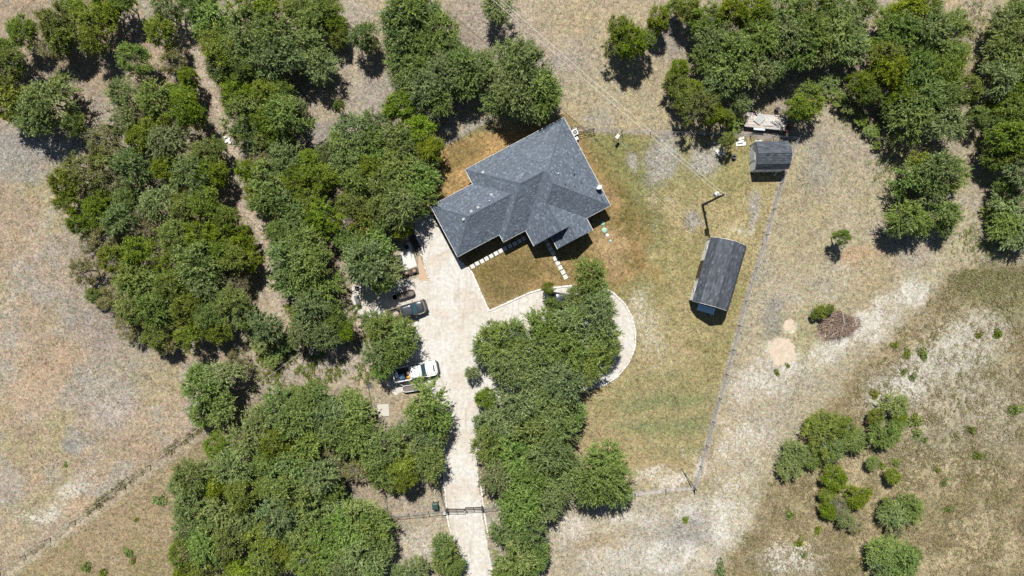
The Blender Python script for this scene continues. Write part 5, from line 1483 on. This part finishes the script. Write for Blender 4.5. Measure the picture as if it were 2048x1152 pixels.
AREAS = [(T_NW, [(110, 60, 'in the top left corner grove'), (20, 170, 'at the grey clearing by the left edge'), (340, 110, 'in the loose clump beside the top left grove'), (100, 220, 'above the grey clearing on the left')]),
         (T_W, [(300, 220, 'at the top of the west thicket'), (200, 360, 'on the upper tan edge of the west thicket'), (370, 330, 'in the upper middle of the west thicket'), (200, 460, 'on the left edge of the west thicket'), (350, 450, 'in the middle of the west thicket'),
                (470, 470, 'along the trail side of the west thicket'), (270, 540, 'left of the lower west thicket'), (420, 560, 'in the lower right west thicket'), (270, 640, 'at the lower left west thicket'), (390, 650, 'at the bottom of the west thicket')]),
         (T_N, [(410, 60, 'left of the top trail'), (570, 30, 'along the top edge, left of centre'), (490, 130, 'in the upper trailside wood'), (600, 110, 'in the upper wood by the small clearing'), (530, 240, 'at the lower end of the upper wood')]),
         (T_MID, [(560, 340, 'atop the wood between both trails'), (640, 380, 'in the middle wood left of the house'), (730, 430, 'in the wood left of the gravel drive'), (590, 520, 'at the trail left of the patio'), (740, 520, 'over the patio slab'), (800, 420, 'between the gravel and the house corner'), (710, 310, 'in the wood northwest of the house'), (820, 280, 'at the fence behind the house'), (800, 340, 'left of the golden grass by the house')]),
         (T_DRIVEW, [(650, 640, 'left of the dark pickup clearing'), (550, 680, 'at the weedy gap below the thicket'), (775, 690, 'between the two pickups')]),
         (T_SW, [(430, 780, 'in the lone clump on the field fence'), (420, 930, 'on the field side of the southwest wood'), (410, 1080, 'at the bottom left of the southwest wood'), (570, 830, 'at the top of the southwest wood'), (690, 840, 'at the top right of the southwest wood'), (560, 930, 'in the middle of the southwest wood'), (670, 930, 'in the right of the southwest wood'), (570, 1020, 'in the lower middle of the southwest wood'), (560, 1110, 'at the bottom of the southwest wood'), (720, 1080, 'at bottom right of the southwest wood')]),
         (T_DRIVES, [(850, 840, 'left of the narrow drive below the pad'), (790, 930, 'above the chain link fence'), (860, 910, 'at the drive above the green bin'), (870, 1120, 'at the drive by the bottom edge')]),
         (T_LOOP, [(1185, 570, 'beside the lawn end of the loop'), (1090, 650, 'over the navy car on the drive loop'), (1200, 690, 'on the right of the drive loop'), (990, 700, 'over the white car by the drive'), (1090, 740, 'in the middle of the drive loop oaks'), (1000, 840, 'right of the drive, below the loop'), (1100, 850, 'in the long grove below the drive loop'), (1040, 930, 'in the long grove above the gate'), (1205, 950, 'in the round clump right of the gate'), (1060, 1040, 'in the long grove below the gate'), (1030, 1120, 'in the long grove at the bottom edge')]),
         (T_NORTH, [(820, 40, 'atop the grove behind the house'), (840, 130, 'left in the grove behind the house'), (910, 150, 'amid the grove behind the house'), (700, 80, 'in the small north clearing'), (990, 20, 'under the power lines at the top'), (1050, 170, 'in the big clump behind the house')]),
         (T_NE, [(1255, 75, 'in the pair in the north clearing'), (1315, 45, 'beside the pair in the north clearing'), (1430, 30, 'at the top left of the northeast wood'), (1450, 110, 'in the left middle of the northeast wood'), (1370, 180, 'on the left edge of the northeast wood'), (1450, 220, 'between the northeast wood and trailer'), (1580, 60, 'in the top middle of the northeast wood'), (1680, 50, 'on the right of the northeast wood'), (1540, 130, 'at the lower edge of the northeast wood'), (1605, 205, 'right of the flatbed trailer'), (1454, 282, 'by the white scrap beside the shed')]),
         (T_E, [(1820, 50, 'at the top of the east wood'), (1780, 130, 'on the left of the east wood'), (1890, 110, 'on the right of the east wood'), (1840, 210, 'in the lower part of the east wood'), (1930, 210, 'on the lower right of the east wood'), (1700, 215, 'in the weedy strip beside the east wood'), (1860, 345, 'in the clump below the east wood'), (1850, 435, 'in the small pair above the stony track')]),
         (T_EDGE, [(2020, 60, 'at the top right edge'), (2010, 150, 'along the upper right edge'), (2015, 260, 'midway down the right edge wood'), (2020, 330, 'lower on the right edge'), (2015, 430, 'at the right edge above the tall grass')]),
         (T_SE, [(1665, 870, 'in the big clump in the tall grass'), (1590, 920, 'on the track side of tall grass'), (1680, 990, 'in the shrub string in tall grass'), (1700, 1045, 'at the lower end of the shrub string'), (1780, 840, 'in the upper pair in the tall grass'), (1765, 940, 'alone in the middle of the tall grass'), (1795, 1020, 'in the sprawling clump in tall grass'), (1790, 1120, 'at the bottom edge in the tall grass'), (1642, 622, 'at the top of the brush pile'), (1682, 472, 'standing alone on the east field')])]
KIND = {'o': ('oak', 'live_oak', 'oak tree', 'green live oak', 'green live oaks'), 'j': ('juniper', 'juniper_tree', 'juniper tree', 'olive juniper', 'olive junipers'),
        'd': ('dry', 'dry_shrub', 'dry shrub', 'dry brownish shrub', 'dry brownish shrubs'), 'w': ('weed', 'weedy_bush', 'bush', 'pale weedy bush', 'pale weedy bushes')}
NUMW = ['zero', 'one', 'two', 'three', 'four', 'five', 'six', 'seven', 'eight', 'nine', 'ten', 'eleven', 'twelve', 'thirteen']
ORD = ['', 'second', 'third', 'fourth', 'fifth', 'sixth', 'seventh', 'eighth', 'ninth']
sets = {}
for txt, anchors in AREAS:
    tk_ = txt.split()
    for x, y, rk in zip(tk_[0::3], tk_[1::3], tk_[2::3]):
        x, y = float(x), float(y); r, k = float(rk[:-1]), rk[-1]
        ar = min(anchors, key=lambda a_: (a_[0] - x) ** 2 + (a_[1] - y) ** 2)
        sets.setdefault((ar[2], k), []).append((x, y, r))
def set_labels(items, one, many, where):
    n = len(items)
    if n == 1: return [f'{one} {where}']
    xs = [i[0] for i in items]; ys = [i[1] for i in items]
    horiz = max(xs) - min(xs) > max(ys) - min(ys)
    order = sorted(range(n), key=lambda i: xs[i] if horiz else ys[i])
    lab = [''] * n
    e0, e1 = ('leftmost', 'rightmost') if horiz else ('topmost', 'lowest')
    f0, f1 = ('left', 'right') if horiz else ('top', 'bottom')
    for r_, i in enumerate(order):
        if n == 2: lab[i] = (('left' if horiz else 'upper') if r_ == 0 else ('right' if horiz else 'lower')) + f' of two {many} {where}'
        elif r_ == 0: lab[i] = f'{e0} of {NUMW[n]} {many} {where}'
        elif r_ == n - 1: lab[i] = f'{e1} of {NUMW[n]} {many} {where}'
        elif r_ <= (n - 1) / 2: lab[i] = f'{ORD[r_]} from {f0} of {NUMW[n]} {many} {where}'
        else: lab[i] = f'{ORD[n - 1 - r_]} from {f1} of {NUMW[n]} {many} {where}'
    return lab
ti = 0
for (where, k), items in sets.items():
    pk, nm, cat, one, many = KIND[k]
    labs = set_labels(items, one, many, where)
    for (x, y, r), lb in zip(items, labs):
        ti += 1
        for q0, q1 in zip(TRAIL[:-1], TRAIL[1:]):      # keep the trail open
            q0, q1 = Vector(q0), Vector(q1); v_ = q1 - q0
            f_ = min(1, max(0, (Vector((x, y)) - q0).dot(v_) / v_.length_squared)); n_ = Vector((x, y)) - (q0 + v_ * f_)
            need = r * 1.0 + 5
            if n_.length < need and r > 12: x, y = (q0 + v_ * f_ + n_.normalized() * need)
        rm = r / S
        Ht = {'o': 1.8 * rm + 1.7, 'j': 1.75 * rm + 1.6, 'd': 1.5 * rm + .9, 'w': 1.0 * rm + .4}[k] * random.uniform(.86, 1.14) * (.62 if 'tall grass' in where or 'track side' in where or 'brush pile' in where or 'shrub string' in where else 1)
        if abs(x - 1682) + abs(y - 472) < 1: Ht, rm = 4.6, rm * 1.12
        base = P(x, y, Ht * .62); rm *= (H - Ht * .62) / H
        t = empty(nm, (base.x, base.y, 0), random.uniform(0, 2 * math.pi))
        tag(t, lb, cat, f'{many} {where}')
        cm, tm = PROTO[pk][(0 if Ht == 4.6 else ti) % len(PROTO[pk])]
        kx = rm / R0 * (.86 if 'pickup' in where else .95)
        for part, me in (('trunk', tm), ('crown', cm)):
            o = obj_from(part, me, t)
            o.scale = (kx * random.uniform(.84, 1.18) if part == 'crown' else kx, kx, Ht / H0)

# small plants in the tall grass: one leafy mesh each
def small_proto(seed):
    g = np.random.default_rng(seed)
    n = 420
    a = g.uniform(0, 6.28, n); rr = np.sqrt(g.uniform(0, 1, n)) * (1 + .35 * np.sin(2 * a + g.uniform(0, 6)) + .25 * np.sin(3 * a + g.uniform(0, 6)))
    C = np.stack([rr * np.cos(a) * .6, rr * np.sin(a) * .6, np.maximum(.03, (1.0 - rr * .7) * .6 * g.uniform(.2, 1, n))], 1)
    T = np.stack([np.cos(a), np.sin(a), np.full(n, .5)], 1) + g.normal(size=(n, 3)) * .5
    return leaf_mesh('small_shrub', C, T, norm(np.array([0, 0, .8]) + g.normal(size=(n, 3)) * .6), g.uniform(.12, .3, n), g.uniform(.05, .10, n), g.normal(.5, .28, n), M['juniper_leaf' if seed % 2 else 'oak_leaf'])
SMALL = [small_proto(700 + i) for i in range(6)]
def plant(x, y, r, lb):
    p = P(x, y, .2)
    t = obj_from('small_shrub', SMALL[int(x + y) % 6])
    t.location = (p.x, p.y, 0); t.rotation_euler = (0, 0, random.uniform(0, 6.28))
    k = r / S / .58
    t.scale = (k, k * random.uniform(.75, 1.1), k)
    tag(t, lb, 'small shrub', 'small green shrubs in the tall grass')
for x, y, r, lb in ((1749, 788, 9, 'small dark green shrub above the upper pair in the tall grass'), (1943, 860, 10, 'small green shrub far out in the right of the tall grass'), (1876, 941, 7, 'upper of three tiny shrubs in line in the tall grass'),
                    (1889, 965, 8, 'middle of three tiny shrubs in line in the tall grass'), (1896, 1018, 8, 'lowest of three tiny shrubs in line in the tall grass'), (1828, 841, 14, 'bushy little shrub right of the upper pair in the tall grass'),
                    (1834, 866, 11, 'little shrub just below the bushy one in the tall grass'), (1850, 880, 7, 'tiny shrub below and right of two little shrubs'), (1636, 1061, 8, 'tiny shrub below the shrub string, near the stony track'), (1599, 1086, 8, 'tiny shrub lowest on the track side of the tall grass'),
                    (2030, 820, 12, 'little green shrub at the right edge of the tall grass'), (1764, 931, 8, 'tiny shrub beside the lone juniper in the tall grass'), (1791, 925, 9, 'tiny shrub above the lone juniper in the tall grass'), (1846, 707, 11, 'largest little shrub on the white ground'),
                    (1814, 707, 9, 'second little shrub on the white ground, left of the largest'), (1996, 667, 10, 'little shrub right of the white ground'), (1826, 754, 8, 'lowest little shrub on the white ground'), (1808, 744, 7, 'lowest but one little shrub on the white ground'),
                    (1791, 690, 7, 'tiny shrub at the upper left of the white ground'), (1959, 670, 7, 'tiny shrub at the upper right of the white ground'), (1957, 912, 9, 'pale little shrub right of three tiny shrubs'), (1608, 1110, 7, 'tiny shrub in the white patch by the bottom edge'), (1440, 1138, 14, 'green shrub at the bottom edge beside the stony track'),
                    (1371, 1040, 7, 'tiny green shrub in the stony ground south of the yard'), (1554, 745, 6, 'tiny green shrub right of the sand patch'), (1576, 731, 5, 'tiny green shrub under the sand patch'), (1580, 1030, 10, 'low green shrub left of the shrub string, near the track'),
                    (320, 1000, 12, 'green shrub alone by the southwest wood'), (255, 1105, 9, 'small green shrub on the southwest slope'), (172, 1135, 10, 'small green shrub low on the southwest slope'), (205, 1148, 10, 'small green shrub at the bottom edge of the southwest slope'),
                    (271, 1040, 5, 'tiny dark shrub on the southwest slope'), (265, 1122, 7, 'second small shrub low on the southwest slope'), (130, 930, 5, 'tiny shrub out in the west field')):
    plant(x, y, r, lb)

# ------------------------------------------------------------------ brush pile
bp_c = P(1672, 652)
bpile = empty('brush_pile', bp_c); tag(bpile, 'heap of dead brown branches on the stony east field', 'brush pile')
mb = MB(); g = np.random.default_rng(5)
def pile_r(a): return 1 + .22 * math.sin(2 * a + .6) + .14 * math.sin(3 * a + 2) + .10 * math.sin(5 * a)
for i in range(700):
    a = g.uniform(0, 6.28); rr = math.sqrt(g.uniform(0, 1)) * pile_r(a) * .95
    x, y = rr * 2.6 * math.cos(a), rr * 2.0 * math.sin(a)
    z = max(0, 1 - rr ** 1.5) * 1.5 * g.uniform(.3, 1) + .05
    dr = a + g.normal(0, .8); l = g.uniform(.25, .9); up = g.normal(.15, .35)
    q = Vector((x, y, z)); e = Vector((math.cos(dr), math.sin(dr), up)) * l
    b_ = q + e; b_.z = max(.03, b_.z)
    mb.tube([q - e * .6, q + Vector(g.normal(size=3) * .06), b_], g.uniform(.016, .042), .008, n=3, tint=g.random(), cap=False)
tag(mb.build('twigs', plain('dead_twig', (.33, .235, .19), .9, .35, 6, tint=.5), bpile), kind='stuff')
nl = 1900
a = g.uniform(0, 6.28, nl); rr = np.sqrt(g.uniform(0, 1, nl)) * np.array([pile_r(q) for q in a])
Cc = np.stack([rr * 2.3 * np.cos(a) + .35, rr * 1.9 * np.sin(a) + .1, np.maximum(0, 1 - rr ** 1.5) * .95 * g.uniform(.2, 1, nl) + .04], 1)
me = leaf_mesh('dead_leaves', Cc, g.normal(size=(nl, 3)), norm(np.array([0, 0, .8]) + g.normal(size=(nl, 3)) * .5), g.uniform(.1, .2, nl), g.uniform(.04, .07, nl), g.normal(.5, .2, nl), leaf_mat('dead_leaf', (.11, .055, .032), (.22, .12, .075), (.33, .22, .16)))
tag(obj_from('dead_leaves', me, bpile), kind='stuff')
br = MB().tube([P(1685, 622, .9) - bp_c, P(1688.5, 645, 1.1) - bp_c, P(1684, 658, 1.0) - bp_c, P(1675, 668, .7) - bp_c, P(1664, 676, .4) - bp_c], .08, .03, n=6).build('branch', M['pale_bark'], bpile)
MB().tube([P(1688.5, 649, 1.05) - bp_c, P(1692, 660, .9) - bp_c, P(1697, 671, .3) - bp_c], .05, .02, n=5).build('branch', M['pale_bark'], bpile)
MB().tube([P(1686, 655, 1.0) - bp_c, P(1682, 675, .6) - bp_c, P(1678, 690, .15) - bp_c], .05, .015, n=5).build('branch', M['pale_bark'], bpile)

# ------------------------------------------------------------------ grass one could not count
def blades(name, pts, hgt, wid, mat, label, ntuft=5, seed=0, flat=.5):
    g = np.random.default_rng(seed)
    n = len(pts)
    c = np.repeat(pts, ntuft, 0); m = len(c)
    a = g.uniform(0, 2 * np.pi, m); h = hgt * g.uniform(.5, 1.3, m)
    dirn = np.stack([np.cos(a) * flat, np.sin(a) * flat, g.uniform(.5, 1.0, m)], 1); dirn = norm(dirn)
    o3 = np.concatenate([c + g.normal(size=(m, 2)) * hgt * .18, np.zeros((m, 1))], 1)
    cen = o3 + dirn * (h / 2)[:, None]
    nr = norm(np.cross(dirn, np.stack([-np.sin(a), np.cos(a), np.zeros(m)], 1)) + g.normal(size=(m, 3)) * .3)
    ct = np.repeat(g.normal(.5, .2, n), ntuft)
    me = leaf_mesh(name, cen, dirn, nr, h, wid * g.uniform(.6, 1.4, m), ct * .7 + .3 * g.random(m), mat)
    o = obj_from(name, me); tag(o, label, 'grass', kind='stuff')
    return o
def scatter(n, box, fn, seed):
    g = np.random.default_rng(seed)
    x = g.uniform(box[0], box[2], n); y = g.uniform(box[1], box[3], n)
    k = g.random(n) < fn(x, y)
    return np.stack([(x[k] - 1024) / S, (576 - y[k]) / S], 1)
blades('tall_grass', scatter(27000, (1400, 500, 2090, 1190), lambda x, y: np.clip(-sdist(x, y, BRUSH) / 34, 0, 1) * np.clip(fbm(x, y, 26, 31) * 2.6 - .75, .03, 1) * (1 - .6 * np.maximum(bl(x, y, 1930, 690, 110, 60, -30), bl(x, y, 1810, 770, 100, 40, -40))), 1),
       .42, .045, M['grass_blade'], 'tall dry grass covering the southeast slope', 6, 1, .95)
blades('green_weeds', scatter(9000, (1400, 480, 2090, 1190), lambda x, y: (sdist(x, y, BRUSH) < -3) * np.clip(sstep(.5, .66, fbm(x, y, 30, 33)) + .9 * bl(x, y, 1985, 560, 110, 65, 10) * fbm(x, y, 22, 35) * 1.4, 0, 1), 2),
       .42, .055, M['green_blade'], 'green weeds in patches among the tall dry grass', 7, 2, .9)
blades('field_grass', scatter(30000, (-60, 250, 520, 1190), lambda x, y: np.clip(sstep(.44, .66, fbm(x, y, 30, 36)), 0.04, 1) * (1 - sstep(.4, .7, fbm(x, y, 90, 37)) * .6) * (y > 300 + x * .2), 3),
       .17, .035, M['grass_blade'], 'short dry grass tufts across the west field', 4, 3, .9)
def furrow(x, y): return (ldist(x, y - (fbm(x, y, 40, 40) - .5) * 14, FENCE_W) < 7) * np.clip(fbm(x, y, 40, 41) * 3.4 - 1.5, 0, .8)
blades('furrow_weeds', scatter(30000, (-40, 690, 640, 1170), furrow, 4), .45, .06, M['green_blade'], 'weeds along the furrow of the west field fence', 6, 4)
gap = lambda x, y: (bl(x, y, 640, 745, 120, 55, -20) + bl(x, y, 545, 700, 55, 40, 0)) * sstep(.42, .58, fbm(x, y, 20, 43))
blades('gap_weeds', scatter(4200, (460, 640, 760, 830), gap, 5), .38, .07, M['weed_leaf'], 'scattered weeds in the gap above the southwest wood', 9, 5)
blades('yard_grass', scatter(26000, (860, 220, 1600, 1000), lambda x, y: ((sdist(x, y, YARD) < -4) & ~((sdist(x, y, DRIVE) < 4))) * np.clip(fbm(x, y, 20, 45) * 2 - .55, .1, 1), 6),
       .09, .03, M['green_blade'], 'short yard grass inside the wire fence', 5, 6, 1.0)
wg = lambda x, y: np.clip(sum(bl(x, y, *q) for q in ((1790, 330, 40, 110, -25), (1950, 90, 30, 90, 0), (1940, 180, 20, 60, 0), (1960, 300, 20, 60, 0), (1960, 480, 60, 40, 0), (1700, 230, 50, 30, 50))), 0, 1) * np.clip(fbm(x, y, 22, 47) * 2 - .5, 0, 1)
blades('edge_weeds', scatter(9000, (1640, 0, 2050, 540), wg, 7), .5, .06, M['weed_leaf'], 'pale green weeds along the edges of the east wood', 7, 7)
ef_ = lambda x, y: np.clip(sum(bl(x, y, *q) for q in ((1640, 450, 130, 200, 0), (1480, 1000, 100, 150, 15), (1250, 1080, 200, 90, 0), (1000, 80, 120, 90, 0), (1200, 130, 150, 110, 0), (640, 190, 120, 150, 0), (830, 1070, 80, 90, 0))), 0, 1) * np.clip(fbm(x, y, 18, 49) * 2.4 - .9, 0, .8)
blades('clearing_grass', scatter(30000, (500, 0, 1750, 1170), ef_, 8), .14, .03, M['grass_blade'], 'sparse dry grass on the clearings and stony field', 4, 8, .9)
